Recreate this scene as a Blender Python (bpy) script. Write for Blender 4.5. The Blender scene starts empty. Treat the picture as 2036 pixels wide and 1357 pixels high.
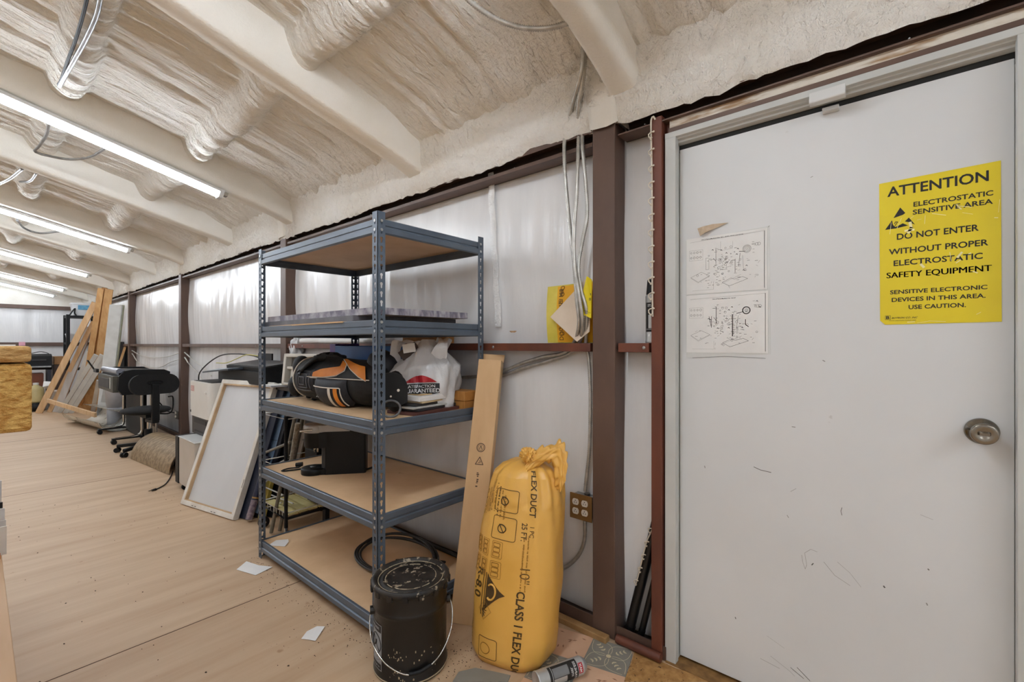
import bpy, bmesh, math, random
import numpy as np
from mathutils import Vector, Matrix, geometry

# ------------------------------------------------------------------ camera, world, exposure
SC = bpy.context.scene
COL = SC.collection
F_PX, CX, HY, CH = 905.0, 1018.0, 685.0, 1.255      # focal length in px, principal column, horizon row, eye height
YAW = math.atan2(1067, 905)                          # angle between the view axis and the long wall
FW = (-math.cos(YAW), math.sin(YAW)); RT = (math.sin(YAW), math.cos(YAW))

cam_d = bpy.data.cameras.new('camera'); cam = bpy.data.objects.new('camera', cam_d); COL.objects.link(cam)
cam.location = (0, 0, CH)
cam.rotation_euler = (math.radians(90), 0, math.atan2(-FW[0], FW[1]))
cam_d.sensor_width = 36.0; cam_d.lens = F_PX / 2036 * 36
cam_d.shift_y = (HY - 678.5) / 2036
cam_d.clip_start = 0.05; cam_d.clip_end = 100
SC.camera = cam
SC.view_settings.view_transform = 'Standard'; SC.view_settings.look = 'None'
SC.view_settings.gamma = 1.0; SC.view_settings.use_curve_mapping = False
SC.view_settings.exposure = 1.42
W = bpy.data.worlds.new('world'); SC.world = W; W.use_nodes = True
W.node_tree.nodes['Background'].inputs[0].default_value = (0.8, 0.85, 0.9, 1)
W.node_tree.nodes['Background'].inputs[1].default_value = 0.05
LAMP = 21.0                                          # emission strength of the fluorescent tubes
SC.cycles.max_bounces = 14; SC.cycles.diffuse_bounces = 11; SC.cycles.glossy_bounces = 4
SC.cycles.transmission_bounces = 4; SC.cycles.transparent_max_bounces = 8
SC.cycles.sample_clamp_indirect = 6.0
SC.cycles.use_denoising = True; SC.cycles.use_adaptive_sampling = True; SC.cycles.adaptive_threshold = 0.02
SC.cycles.caustics_reflective = False; SC.cycles.caustics_refractive = False

rnd = random.Random(7)

def ray(u, v):
    l = (u - CX) / F_PX
    return (FW[0] + l*RT[0], FW[1] + l*RT[1], -(v - HY)/F_PX)
def onY(u, v, y): d = ray(u, v); t = y/d[1]; return Vector((d[0]*t, y, CH + d[2]*t))
def onX(u, v, x): d = ray(u, v); t = x/d[0]; return Vector((x, d[1]*t, CH + d[2]*t))
def onR(u, v, h):                                     # on a plane parallel to the roof, h above the beams' undersides
    d = ray(u, v); t = (2.30+.44+h-CH)/(.25*d[1]+d[2]); return Vector((d[0]*t, d[1]*t, CH+d[2]*t))
def onZ(u, v, z): d = ray(u, v); t = (z-CH)/d[2]; return Vector((d[0]*t, d[1]*t, z))

# ------------------------------------------------------------------ materials
def lin(c):
    return tuple(((x/255)/12.92 if x/255 <= .04045 else ((x/255+.055)/1.055)**2.4) for x in c)

MATS = {}
def mat(name, col, rough=.5, metal=0, col2=None, scale=8, stretch=(1, 1, 1), fac=(.35, .65), bump=0, bscale=40,
        bstretch=None, spec=.5, emit=None, alpha=1, trans=0, coat=0, detail=4, speck=None, speck_scale=40, speck_at=.68, coord='Object', rvar=0):
    if name in MATS: return MATS[name]
    m = bpy.data.materials.new(name); m.use_nodes = True
    nt = m.node_tree; b = nt.nodes['Principled BSDF']; L = nt.links.new
    c = lin(col) + (1,)
    b.inputs['Base Color'].default_value = c
    b.inputs['Roughness'].default_value = rough; b.inputs['Metallic'].default_value = metal
    b.inputs['Specular IOR Level'].default_value = spec
    b.inputs['Coat Weight'].default_value = coat
    b.inputs['Alpha'].default_value = alpha
    b.inputs['Transmission Weight'].default_value = trans
    if emit: b.inputs['Emission Color'].default_value = lin(emit[0])+(1,); b.inputs['Emission Strength'].default_value = emit[1]
    tc = nt.nodes.new('ShaderNodeTexCoord')
    def noise(sc, st, det=detail, rg=.55):
        mp = nt.nodes.new('ShaderNodeMapping'); mp.inputs['Scale'].default_value = st
        L(tc.outputs[coord], mp.inputs[0])
        n = nt.nodes.new('ShaderNodeTexNoise'); n.inputs['Scale'].default_value = sc
        n.inputs['Detail'].default_value = det; n.inputs['Roughness'].default_value = rg
        L(mp.outputs[0], n.inputs['Vector']); return n
    out = None
    if col2 is None: col2 = tuple(max(0, x*.93) for x in col)
    n = noise(scale, stretch)
    r = nt.nodes.new('ShaderNodeValToRGB'); r.color_ramp.elements[0].position = fac[0]; r.color_ramp.elements[1].position = fac[1]
    r.color_ramp.elements[0].color = lin(col2)+(1,); r.color_ramp.elements[1].color = c
    L(n.outputs['Fac'], r.inputs[0]); out = r.outputs[0]
    if speck:
        n2 = noise(speck_scale, (1, 1, 1), 3, .6)
        r2 = nt.nodes.new('ShaderNodeValToRGB'); r2.color_ramp.elements[0].position = speck_at; r2.color_ramp.elements[1].position = speck_at+.05
        L(n2.outputs['Fac'], r2.inputs[0])
        mx = nt.nodes.new('ShaderNodeMix'); mx.data_type = 'RGBA'
        L(r2.outputs[0], mx.inputs[0]); L(out, mx.inputs[6]); mx.inputs[7].default_value = lin(speck)+(1,)
        out = mx.outputs[2]
    L(out, b.inputs['Base Color'])
    if rvar:
        mr = nt.nodes.new('ShaderNodeMapRange'); mr.inputs['To Min'].default_value = rough-rvar; mr.inputs['To Max'].default_value = rough+rvar
        L(n.outputs['Fac'], mr.inputs[0]); L(mr.outputs[0], b.inputs['Roughness'])
    if bump:
        nb = noise(bscale, bstretch or (1, 1, 1), 5, .6)
        bp = nt.nodes.new('ShaderNodeBump'); bp.inputs['Strength'].default_value = 1; bp.inputs['Distance'].default_value = bump
        L(nb.outputs['Fac'], bp.inputs['Height']); L(bp.outputs[0], b.inputs['Normal'])
    MATS[name] = m
    return m

def second_bump(m, scale, stretch, dist):                # a coarser relief under the fine one
    nt = m.node_tree; L = nt.links.new
    tc = nt.nodes.new('ShaderNodeTexCoord'); mp = nt.nodes.new('ShaderNodeMapping'); mp.inputs['Scale'].default_value = stretch
    n = nt.nodes.new('ShaderNodeTexNoise'); n.inputs['Scale'].default_value = scale; n.inputs['Detail'].default_value = 6; n.inputs['Distortion'].default_value = .4
    bp = nt.nodes.new('ShaderNodeBump'); bp.inputs['Distance'].default_value = dist
    L(tc.outputs['Object'], mp.inputs[0]); L(mp.outputs[0], n.inputs['Vector']); L(n.outputs['Fac'], bp.inputs['Height'])
    first = [x for x in nt.nodes if x.type == 'BUMP' and x is not bp][0]; L(bp.outputs[0], first.inputs['Normal'])

# ------------------------------------------------------------------ mesh builder
def frame(o, x, y, z):
    m = Matrix.Identity(4)
    for i in range(3):
        m[i][0] = x[i]; m[i][1] = y[i]; m[i][2] = z[i]; m[i][3] = o[i]
    return m
def basis(direction, up=(0, 0, 1)):
    z = Vector(direction).normalized(); u = Vector(up)
    if abs(z.dot(u.normalized())) > .98: u = Vector((1, 0, 0))
    x = u.cross(z).normalized(); y = z.cross(x); return x, y, z
def T(x, y, z): return Matrix.Translation((x, y, z))
def RZ(a): return Matrix.Rotation(a, 4, 'Z')
def RX(a): return Matrix.Rotation(a, 4, 'X')
def RY(a): return Matrix.Rotation(a, 4, 'Y')

class MB:
    def __init__(s): s.v = []; s.f = []; s.m = []; s.sm = []; s.mats = []
    def mi(s, m):
        if m not in s.mats: s.mats.append(m)
        return s.mats.index(m)
    def add(s, vs, fs, m, smooth=False, M=None):
        o = len(s.v); k = s.mi(m)
        if M is not None: vs = [M @ Vector(p) for p in vs]
        s.v += [tuple(p) for p in vs]
        for f in fs: s.f.append(tuple(i+o for i in f)); s.m.append(k); s.sm.append(smooth)
        return s
    def box(s, a, b, m, M=None):
        x0, y0, z0 = a; x1, y1, z1 = b
        x0, x1 = min(x0, x1), max(x0, x1); y0, y1 = min(y0, y1), max(y0, y1); z0, z1 = min(z0, z1), max(z0, z1)
        vs = [(x0, y0, z0), (x1, y0, z0), (x1, y1, z0), (x0, y1, z0), (x0, y0, z1), (x1, y0, z1), (x1, y1, z1), (x0, y1, z1)]
        return s.add(vs, [(0, 3, 2, 1), (4, 5, 6, 7), (0, 1, 5, 4), (1, 2, 6, 5), (2, 3, 7, 6), (3, 0, 4, 7)], m, False, M)
    def cyl(s, p0, p1, r, m, r1=None, n=20, caps=True, smooth=True):
        p0 = Vector(p0); p1 = Vector(p1); x, y, z = basis(p1-p0); r1 = r if r1 is None else r1
        vs = []
        for p, rr in ((p0, r), (p1, r1)):
            for i in range(n):
                a = 2*math.pi*i/n; vs.append(p + x*(rr*math.cos(a)) + y*(rr*math.sin(a)))
        s.add(vs, [(i, (i+1) % n, n+(i+1) % n, n+i) for i in range(n)], m, smooth)
        if caps: s.add(vs, [tuple(range(n-1, -1, -1)), tuple(range(n, 2*n))], m, False)
        return s
    def tube(s, pts, r, m, n=8, caps=True, closed=False, rf=None):
        pts = [Vector(p) for p in pts]; N = len(pts); vs = []
        x = None
        for i, p in enumerate(pts):
            if closed: t = (pts[(i+1) % N]-pts[i-1]).normalized()
            else: t = (pts[min(i+1, N-1)]-pts[max(i-1, 0)]).normalized()
            if x is None: x, y, _ = basis(t)
            else:
                x = (x - t*x.dot(t)).normalized(); y = t.cross(x)
            rr = r if rf is None else rf(i)
            for k in range(n):
                a = 2*math.pi*k/n; vs.append(p + x*(rr*math.cos(a)) + y*(rr*math.sin(a)))
        fs = []
        for i in range(N if closed else N-1):
            j = (i+1) % N
            for k in range(n): fs.append((i*n+k, i*n+(k+1) % n, j*n+(k+1) % n, j*n+k))
        s.add(vs, fs, m, True)
        if caps and not closed: s.add(vs, [tuple(range(n-1, -1, -1)), tuple(range((N-1)*n, N*n))], m)
        return s
    def lathe(s, prof, m, M=None, n=32, smooth=True, ang=(0, 2*math.pi)):
        vs = []; fs = []; full = abs(ang[1]-ang[0]-2*math.pi) < 1e-6; cnt = n if full else n+1
        for r, z in prof:
            for i in range(cnt):
                a = ang[0]+(ang[1]-ang[0])*i/n; vs.append((r*math.cos(a), r*math.sin(a), z))
        for j in range(len(prof)-1):
            for i in range(n):
                k = (i+1) % cnt; fs.append((j*cnt+i, j*cnt+k, (j+1)*cnt+k, (j+1)*cnt+i))
        return s.add(vs, fs, m, smooth, M)
    def prism(s, poly, h, m, M=None, smooth=False):      # polygon in local xy, extruded along local z from 0 to h
        n = len(poly); vs = [(x, y, 0) for x, y in poly]+[(x, y, h) for x, y in poly]
        s.add(vs, [tuple(range(n-1, -1, -1)), tuple(range(n, 2*n))], m, False, M)
        return s.add(vs, [(i, (i+1) % n, n+(i+1) % n, n+i) for i in range(n)], m, smooth, M)
    def flat(s, poly, m, M=None):
        return s.add([(x, y, 0) for x, y in poly], [tuple(range(len(poly)))], m, False, M)
    def grid(s, fn, nu, nv, m, smooth=True, cu=False, cv=False, flip=False):
        vs = [fn(i/(nu if cu else nu-1), j/(nv if cv else nv-1)) for j in range(nv) for i in range(nu)]
        fs = []
        for j in range(nv if cv else nv-1):
            for i in range(nu if cu else nu-1):
                a, b = j*nu+i, j*nu+(i+1) % nu; c, d = ((j+1) % nv)*nu+(i+1) % nu, ((j+1) % nv)*nu+i
                fs.append((d, c, b, a) if flip else (a, b, c, d))
        return s.add(vs, fs, m, smooth)
    def ell(s, c, r, m, n=16, k=10, M=None):
        vs = []; fs = []
        for j in range(k+1):
            t = math.pi*j/k
            for i in range(n):
                a = 2*math.pi*i/n; vs.append((c[0]+r[0]*math.sin(t)*math.cos(a), c[1]+r[1]*math.sin(t)*math.sin(a), c[2]+r[2]*math.cos(t)))
        for j in range(k):
            for i in range(n): fs.append((j*n+i, (j+1)*n+i, (j+1)*n+(i+1) % n, j*n+(i+1) % n))
        return s.add(vs, fs, m, True, M)
    def strokes(s, pts, w, m, M=None, closed=False):     # polyline as thin flat quads in local xy
        n = len(pts)
        for i in range(n if closed else n-1):
            a = Vector(pts[i]).to_2d(); b = Vector(pts[(i+1) % n]).to_2d(); d = (b-a)
            if d.length < 1e-6: continue
            d.normalize(); p = Vector((-d.y, d.x))*w/2; a2 = a-d*w*.3; b2 = b+d*w*.3
            s.add([(a2.x+p.x, a2.y+p.y, 0), (a2.x-p.x, a2.y-p.y, 0), (b2.x-p.x, b2.y-p.y, 0), (b2.x+p.x, b2.y+p.y, 0)], [(0, 1, 2, 3)], m, False, M)
        return s
    def text(s, txt, size, m, M=None, bold=0, align='LEFT', fn=None, sx=1, sub=0, shear=0):
        vs, fs = text_mesh(txt, size, bold, align, sx, sub, shear)
        if fn: vs = [fn(p[0], p[1]) for p in vs]
        return s.add(vs, fs, m, False, M)
    def fineprint(s, length, h, m, fn=None, M=None, seed=1):   # a line of print too small to read
        R = random.Random(seed); x = 0
        while x < length:
            w = h*R.uniform(.25, .6)
            if R.random() < .84:
                y0 = h*R.uniform(0, .25); y1 = h*R.uniform(.7, 1); q = [(x, y0), (x+w, y0), (x+w, y1), (x, y1)]
                s.add([fn(*p) if fn else (p[0], p[1], 0) for p in q], [(0, 1, 2, 3)], m, False, M)
            x += w+h*.16
        return s
    def mesh(s, name, off=Vector((0, 0, 0))):
        me = bpy.data.meshes.new(name)
        me.from_pydata([(p[0]-off[0], p[1]-off[1], p[2]-off[2]) for p in s.v], [], s.f)
        for m in s.mats: me.materials.append(m)
        me.polygons.foreach_set('material_index', s.m); me.polygons.foreach_set('use_smooth', s.sm)
        me.update(); return me

def text_mesh(txt, size, bold=0, align='LEFT', sx=1, sub=0, shear=0):
    c = bpy.data.curves.new('t', 'FONT'); c.body = txt; c.size = size; c.offset = bold*size; c.align_x = align; c.resolution_u = 3; c.shear = shear
    o = bpy.data.objects.new('t', c); COL.objects.link(o)
    me = bpy.data.meshes.new_from_object(o.evaluated_get(bpy.context.evaluated_depsgraph_get()))
    bm = bmesh.new(); bm.from_mesh(me)
    if sub:
        bmesh.ops.triangulate(bm, faces=bm.faces[:])
        for _ in range(4):
            es = [e for e in bm.edges if e.calc_length() > sub]
            if not es: break
            bmesh.ops.subdivide_edges(bm, edges=es, cuts=1); bmesh.ops.triangulate(bm, faces=[f for f in bm.faces if len(f.verts) > 3])
    bm.verts.ensure_lookup_table()
    vs = [(v.co.x*sx, v.co.y, 0) for v in bm.verts]
    fs = [tuple(v.index for v in f.verts) for f in bm.faces]
    bm.verts.index_update()
    bm.free(); bpy.data.objects.remove(o); bpy.data.curves.remove(c); bpy.data.meshes.remove(me)
    return vs, fs

OFF = {}
def tag(o, label=None, cat=None, group=None, kind=None):
    if label: o['label'] = label
    if cat: o['category'] = cat
    if group: o['group'] = group
    if kind: o['kind'] = kind
    return o
def thing(name, label, cat, loc, group=None):
    o = bpy.data.objects.new(name, None); COL.objects.link(o); o.location = loc; o.empty_display_size = .1
    OFF[o.name] = Vector(loc); return tag(o, label, cat, group)
def bev(o, w, seg=2):
    md = o.modifiers.new('bevel', 'BEVEL'); md.width = w; md.segments = seg; md.limit_method = 'ANGLE'; md.angle_limit = math.radians(40)
    return o
def part(parent, name, mb, label=None, bevel=0, kind=None):
    off = OFF[parent.name]
    o = bpy.data.objects.new(name, mb.mesh(name, off)); COL.objects.link(o); o.parent = parent
    OFF[o.name] = off
    if bevel: bev(o, bevel)
    return tag(o, label, None, None, kind)
def single(name, label, cat, mb, group=None, kind=None, bevel=0, loc=None):
    if loc is None:
        a = np.array(mb.v); loc = Vector(((a[:, 0].min()+a[:, 0].max())/2, (a[:, 1].min()+a[:, 1].max())/2, a[:, 2].min()))
    o = bpy.data.objects.new(name, mb.mesh(name, loc)); COL.objects.link(o); o.location = loc; OFF[o.name] = Vector(loc)
    if bevel: bev(o, bevel)
    return tag(o, label, cat, group, kind)
def struct(name, mb, label=None, bevel=0):
    o = bpy.data.objects.new(name, mb.mesh(name)); COL.objects.link(o); OFF[o.name] = Vector((0, 0, 0))
    if bevel: bev(o, bevel)
    o['kind'] = 'structure'; o['label'] = label or name.replace('_', ' '); o['category'] = name.split('_')[0]
    return o

def spline(pts, step=.02):
    P = [Vector(p) for p in pts]; out = []
    P = [P[0]*2-P[1]]+P+[P[-1]*2-P[-2]]
    for i in range(1, len(P)-2):
        a, b, c, d = P[i-1:i+3]; n = max(2, int((c-b).length/step))
        for k in range(n):
            t = k/n
            out.append(.5*((2*b)+(c-a)*t+(2*a-5*b+4*c-d)*t*t+(3*b-a-3*c+d)*t**3))
    out.append(P[-2]); return out

def rrect(x0, y0, x1, y1, r, k=5):
    out = []
    for cx, cy, a0 in ((x1-r, y1-r, 0), (x0+r, y1-r, 90), (x0+r, y0+r, 180), (x1-r, y0+r, 270)):
        for i in range(k+1):
            a = math.radians(a0+90*i/k); out.append((cx+r*math.cos(a), cy+r*math.sin(a)))
    return out
def circ(cx, cy, r, n=20, ry=None): return [(cx+r*math.cos(2*math.pi*i/n), cy+(ry or r)*math.sin(2*math.pi*i/n)) for i in range(n)]

# numpy value noise
def vn(x, y, seed=0):
    xi = np.floor(x).astype(np.int64); yi = np.floor(y).astype(np.int64); xf = x-xi; yf = y-yi
    def h(a, b):
        n = (a*374761393 + b*668265263 + seed*974711) & 0x7fffffff
        n = ((n ^ (n >> 13))*1274126177) & 0x7fffffff
        return ((n ^ (n >> 16)) & 0xffff)/32767.5-1
    u = xf*xf*(3-2*xf); w = yf*yf*(3-2*yf)
    return (h(xi, yi)*(1-u)+h(xi+1, yi)*u)*(1-w)+(h(xi, yi+1)*(1-u)+h(xi+1, yi+1)*u)*w
def npgrid(name, X, Y, Z, m, flip=False, smooth=True):
    ny, nx = X.shape
    co = np.stack([X, Y, Z], -1).reshape(-1, 3).astype(np.float32)
    idx = np.arange(nx*ny).reshape(ny, nx)
    q = np.stack([idx[:-1, :-1], idx[:-1, 1:], idx[1:, 1:], idx[1:, :-1]], -1).reshape(-1, 4)
    if flip: q = q[:, ::-1]
    me = bpy.data.meshes.new(name); me.vertices.add(len(co)); me.vertices.foreach_set('co', co.ravel())
    me.loops.add(q.size); me.loops.foreach_set('vertex_index', q.ravel().astype(np.int32))
    me.polygons.add(len(q)); me.polygons.foreach_set('loop_start', np.arange(0, q.size, 4, dtype=np.int32))
    me.polygons.foreach_set('use_smooth', np.full(len(q), smooth))
    me.materials.append(m); me.update(calc_edges=True); me.validate()
    return me
def npstruct(name, me):
    o = bpy.data.objects.new(name, me); COL.objects.link(o); o['kind'] = 'structure'; o['label'] = name.replace('_', ' '); o['category'] = name.split('_')[0]
    OFF[o.name] = Vector((0, 0, 0)); return o

# ------------------------------------------------------------------ shared materials
M_FLOOR = mat('plywood_floor', (198, 172, 142), .55, col2=(177, 147, 115), scale=2.2, stretch=(5, .45, 1), fac=(.3, .7), bump=.0008, bscale=30, bstretch=(6, .4, 1), speck=(164, 132, 100), speck_scale=9, speck_at=.70, detail=8)
M_FILM = mat('insulation_film', (232, 233, 234), .27, col2=(221, 222, 223), scale=5, stretch=(1, 1, .25), bump=.006, bscale=7, bstretch=(1.5, 1.5, .13), spec=.6)
M_FOAM = mat('spray_foam', (238, 236, 230), .8, col2=(231, 227, 217), scale=3, bump=.010, bscale=55, detail=6)
second_bump(M_FOAM, 20, (1.6, .22, 1), .035)
M_FOAMB = mat('foam_coated_steel', (236, 233, 226), .7, col2=(229, 225, 215), scale=3, bump=.003, bscale=90)
M_BROWN = mat('brown_primer', (101, 78, 66), .5, col2=(86, 66, 57), scale=6, stretch=(1, 1, .4), bump=.0006, bscale=60, speck=(128, 104, 88), speck_scale=70, speck_at=.73)
M_RED = mat('red_oxide', (112, 62, 44), .5, col2=(92, 52, 40), scale=9, stretch=(1, 1, .3), bump=.0006, bscale=60, speck=(138, 92, 70), speck_scale=60, speck_at=.72)
M_BSHADE = mat('shaded_recess_steel', (58, 42, 36), .6, col2=(44, 33, 29), scale=12)  # brown steel darkened to stand for the shade inside the open channels
M_WHITE = mat('white_paint', (214, 215, 214), .42, col2=(206, 207, 206), scale=2.5, bump=.0003, bscale=160)
M_GREY = mat('frame_grey', (196, 198, 196), .5, col2=(188, 190, 187), scale=4)
M_BLACK = mat('black_plastic', (13, 13, 14), .5, col2=(9, 9, 10), scale=10, spec=.3)
M_INK = mat('black_ink', (28, 27, 26), .6)
M_STEEL = mat('galvanised', (170, 172, 172), .35, metal=.9, col2=(140, 142, 142), scale=14)
M_CHROME = mat('chrome', (205, 203, 198), .2, metal=1)
M_NICKEL = mat('satin_nickel', (150, 144, 134), .2, metal=1, col2=(138, 132, 122), scale=4)
M_PAPER = mat('paper', (230, 230, 228), .7, col2=(222, 222, 220), scale=6)
M_CARD = mat('cardboard', (208, 172, 128), .75, col2=(197, 160, 116), scale=10, stretch=(1, 1, .2))
M_PINE = mat('pine', (206, 164, 112), .6, col2=(184, 138, 86), scale=9, stretch=(2, 2, .25))
M_PINEL = mat('pale_pine', (214, 182, 142), .6, col2=(196, 158, 114), scale=9, stretch=(2, 2, .25))
M_ORANGEW = mat('orange_pine', (190, 138, 80), .6, col2=(168, 114, 60), scale=9, stretch=(2, 2, .25))
M_TRIMW = mat('primed_trim', (204, 205, 202), .5, col2=(190, 190, 186), scale=6)
M_TRIMG = mat('grey_board', (186, 182, 178), .55, col2=(172, 166, 160), scale=6, stretch=(2, 2, .4))
M_LAMP = mat('lamp_tube', (255, 255, 255), .5, emit=((236, 245, 255), LAMP))

# ------------------------------------------------------------------ setting
XL, XR, YW, YB = -15.75, 3.2, 1.86, -6.4         # far wall, near wall, long wall film, opposite wall
YR = -2.27                                       # ridge
def zroof(y): return 2.30 + .25*((1.76-y) if y > YR else (1.76-YR-(YR-y)))   # underside of the beams

f = MB(); f.box((XL-.1, YB-.1, -.05), (XR+.1, YW+.1, 0), M_FLOOR); struct('floor', f)
M_SEAM = mat('floor_joint', (96, 72, 52), .8)
f = MB()
for sx, wd in ((-2.414, .005), (-5.6, .005), (-8.7, .006)): f.box((sx-wd/2, YB, -.002), (sx+wd/2, YW, .0008), M_SEAM)
struct('trim_1', f, 'dark joints between the plywood floor sheets')

# long wall: vinyl film, slightly pillowed between the girts and wrinkled
def film(name, x0, x1, dx):
    xs = np.arange(x0, x1+dx, dx); zs = np.arange(0, 2.45, .035)
    X, Z = np.meshgrid(xs, zs)
    wob = vn(X*7+vn(X*2, Z*1.5, 5)*.8, Z*.8, 1)*.008+vn(X*19+Z*.5, Z*1.3, 2)*.0035+vn(X*2.2, Z*1.2, 3)*.012
    mid = np.where(Z < 1.24, np.sin(np.clip(Z/1.24, 0, 1)*np.pi), np.sin(np.clip((Z-1.24)/.92, 0, 1)*np.pi))
    Y = YW - .02*mid + wob*(.35+.65*mid)
    return npgrid(name, X, Y, Z, M_FILM)
npstruct('wall_right', film('wall_right', XL, XR, .022))
zs = np.arange(0, 4.0, .05); ys = np.arange(YB, YW+.03, .04); Yg, Zg = np.meshgrid(ys, zs)
Xg = XL + vn(Yg*7, Zg*.8, 11)*.008 + vn(Yg*2, Zg, 12)*.01
npstruct('wall_far', npgrid('wall_far', Xg, Yg, Zg, M_FILM, flip=True))
f = MB(); f.box((XL, YB-.06, 0), (XR, YB, 2.6), M_FILM); struct('wall_left', f)
f = MB(); f.box((XR, YB, 0), (XR+.06, YW, 3.9), M_FILM); struct('wall_near', f)

# ceiling: foam sprayed between beams and over purlins
PURL = [1.03-.68*k for k in range(5)]
BEAMS = [(-.865, .10, 1), (-2.25, .12, 0), (-3.98, .15, 1), (-5.34, .15, 0), (-7.08, .15, 1), (-8.45, .15, 0), (-10.2, .15, 1), (-11.6, .15, 0), (-13.3, .15, 1), (-14.7, .15, 0), (.7, .12, 0), (2.26, .15, 1)]
def ss(a, b, x): t = np.clip((x-a)/(b-a), 0, 1); return t*t*(3-2*t)
def deck(xs, ys):
    X, Y = np.meshgrid(xs, ys)
    w = X+.05*vn(X*1.7, Y*1.1, 21)+.012*vn(X*5, Y*2.4, 22)
    d = .026*np.abs(vn(w*7.5, Y*.5, 23))+.030*np.abs(vn(w*13, Y*.7, 24))+.020*np.abs(vn(w*25, Y*1.3, 25))
    d += .005*vn(X*9, Y*9, 26)+.004*vn(X*30, Y*22, 27)
    for k, y0 in enumerate(PURL):
        yy = Y-y0-.02*vn(X*2, Y*0+k, 28)
        d += (.095+.02*vn(X*2.3, Y*0+k, 29))*np.sqrt(np.clip(1-(yy/.085)**2, 0, 1))
    d += .06*ss(1.45, 1.72, Y)
    Z = 2.30+.25*(1.76-Y)+.225-d
    return X, Y, Z
ysN = np.arange(-1.2, 1.82, .02)
def deckpart(x0, x1, dx, y0, y1, dy):
    return deck(np.arange(x0, x1+dx*.5, dx), np.arange(y0, y1+dy*.5, dy))
f1 = npgrid('ceiling', *deckpart(-9, 3.2, .018, -1.3, 1.84, .022), M_FOAM, flip=True)
bm = bmesh.new(); bm.from_mesh(f1)
f2 = npgrid('tmp', *deckpart(XL, -9, .05, -1.3, 1.84, .04), M_FOAM, flip=True); bm.from_mesh(f2)
f3 = npgrid('tmp2', *deckpart(XL, 3.2, .1, YR-.05, -1.3, .08), M_FOAM, flip=True); bm.from_mesh(f3)
X, Y = np.meshgrid(np.arange(XL, 3.25, .15), np.arange(YB, YR+.05, .15))
f4 = npgrid('tmp3', X, Y, 2.30+.25*(1.76-YR-(YR-Y))+.13+.02*vn(X*6, Y*2, 31), M_FOAM, flip=True); bm.from_mesh(f4)
# solid cap above so that no light leaks
me = bpy.data.meshes.new('ceiling'); bm.to_mesh(me); bm.free()
for p in me.polygons: p.use_smooth = True
me.materials.clear(); me.materials.append(M_FOAM); npstruct('ceiling', me)
f = MB(); f.add([(XL-.1, YW+.1, 2.56), (XR+.1, YW+.1, 2.56), (XR+.1, YR, 3.66), (XL-.1, YR, 3.66), (XL-.1, YB-.1, 2.62), (XR+.1, YB-.1, 2.62)], [(0, 1, 2, 3), (3, 2, 5, 4)], M_BROWN); struct('ceiling_roof_deck', f)

# foam cove between the top girt and the roof
xs = np.arange(XL, XR, .025); s = np.linspace(0, 1, 16); X, S = np.meshgrid(xs, s)
edge = 2.176+.022*np.exp(-((X+1.25)/.28)**2)+.010*vn(X*3, S*0, 41)+.010*np.abs(vn(X*11, S*0, 42))+.006*vn(X*37, S*0, 43)
edge = edge+.03*ss(.5, 0, np.abs(X+1.3))*0
Yc = 1.745-.028*S-.035*S**2-.09*np.clip(S-.75, 0, 1)**2*16*.06+.008*vn(X*6, S*6, 44)+.004*vn(X*22, S*24, 45)+.002*vn(X*50, S*50, 46)
Zc = edge+(2.53-edge)*S
Yc[0, :] += .012
npstruct('trim_2', npgrid('trim_2', X, Yc, Zc, M_FOAM)); bpy.data.objects['trim_2']['label'] = 'cream foam band along the eave above the long wall'

# foam coated roof beams
for i, (bx, bw, main) in enumerate(BEAMS):
    y1, y0 = 1.74, YR
    ns = 60; pts = []
    mbb = MB()
    H = .24
    def fb(u, v, bx=bx, bw=bw, i=i):
        y = y1+(y0-y1)*v; z = zroof(y)
        prof = [(-bw/2-.05, H), (-bw/2-.02, .05), (-bw/2-.004, .012), (-bw/2+.012, 0), (0, -.001), (bw/2-.012, 0), (bw/2+.004, .012), (bw/2+.015, .06), (bw/2+.03, H)]
        px, pz = prof[min(int(u*8+.5), 8)]
        n = float(vn(np.array([y*2.2+i*9]), np.array([u*5.]), 51)[0])*.012
        ez = .02*max(0, (y-1.55)/.2)**2
        return (bx+px+n*.6, y, z+pz+n*.5-ez)
    mbb.grid(fb, 9, ns, M_FOAMB)
    nm = ['cut off at the top right above the steel column by the door', 'slim, running from the top edge to the wall between the conduits and the shelving unit',
          'carrying the longest lit tube', 'narrow, between the first and second lit tubes', 'carrying the second lit tube', 'narrow, between the second and third lit tubes',
          'carrying the third lit tube', 'narrow, between the third and fourth lit tubes', 'carrying the fourth lit tube', 'last before the far wall', 'behind the view over the door', 'behind the view past the door'][i]
    single('roof_beam', 'cream foam coated roof beam '+nm, 'beam', mbb, 'foam coated roof beams', loc=(bx, 0, 2.3))
for i, (bx, bw, main) in enumerate(BEAMS):                       # mirrored slope beyond the ridge
    if not main: continue
    mbb = MB(); bw = .15
    for (a, b2) in ((YR, YB),):
        za, zb = zroof(a), zroof(b2+.001)
        mbb.add([(bx-bw/2, a, za), (bx+bw/2, a, za), (bx+bw/2, b2, zb), (bx-bw/2, b2, zb), (bx-bw/2, a, za+.2), (bx+bw/2, a, za+.2), (bx+bw/2, b2, zb+.2), (bx-bw/2, b2, zb+.2)],
                [(3, 2, 1, 0), (4, 5, 6, 7), (0, 1, 5, 4), (1, 2, 6, 5), (2, 3, 7, 6), (3, 0, 4, 7)], M_FOAMB)
    struct('trim_%d' % (20+i), mbb, 'roof beam on the opposite slope')

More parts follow.
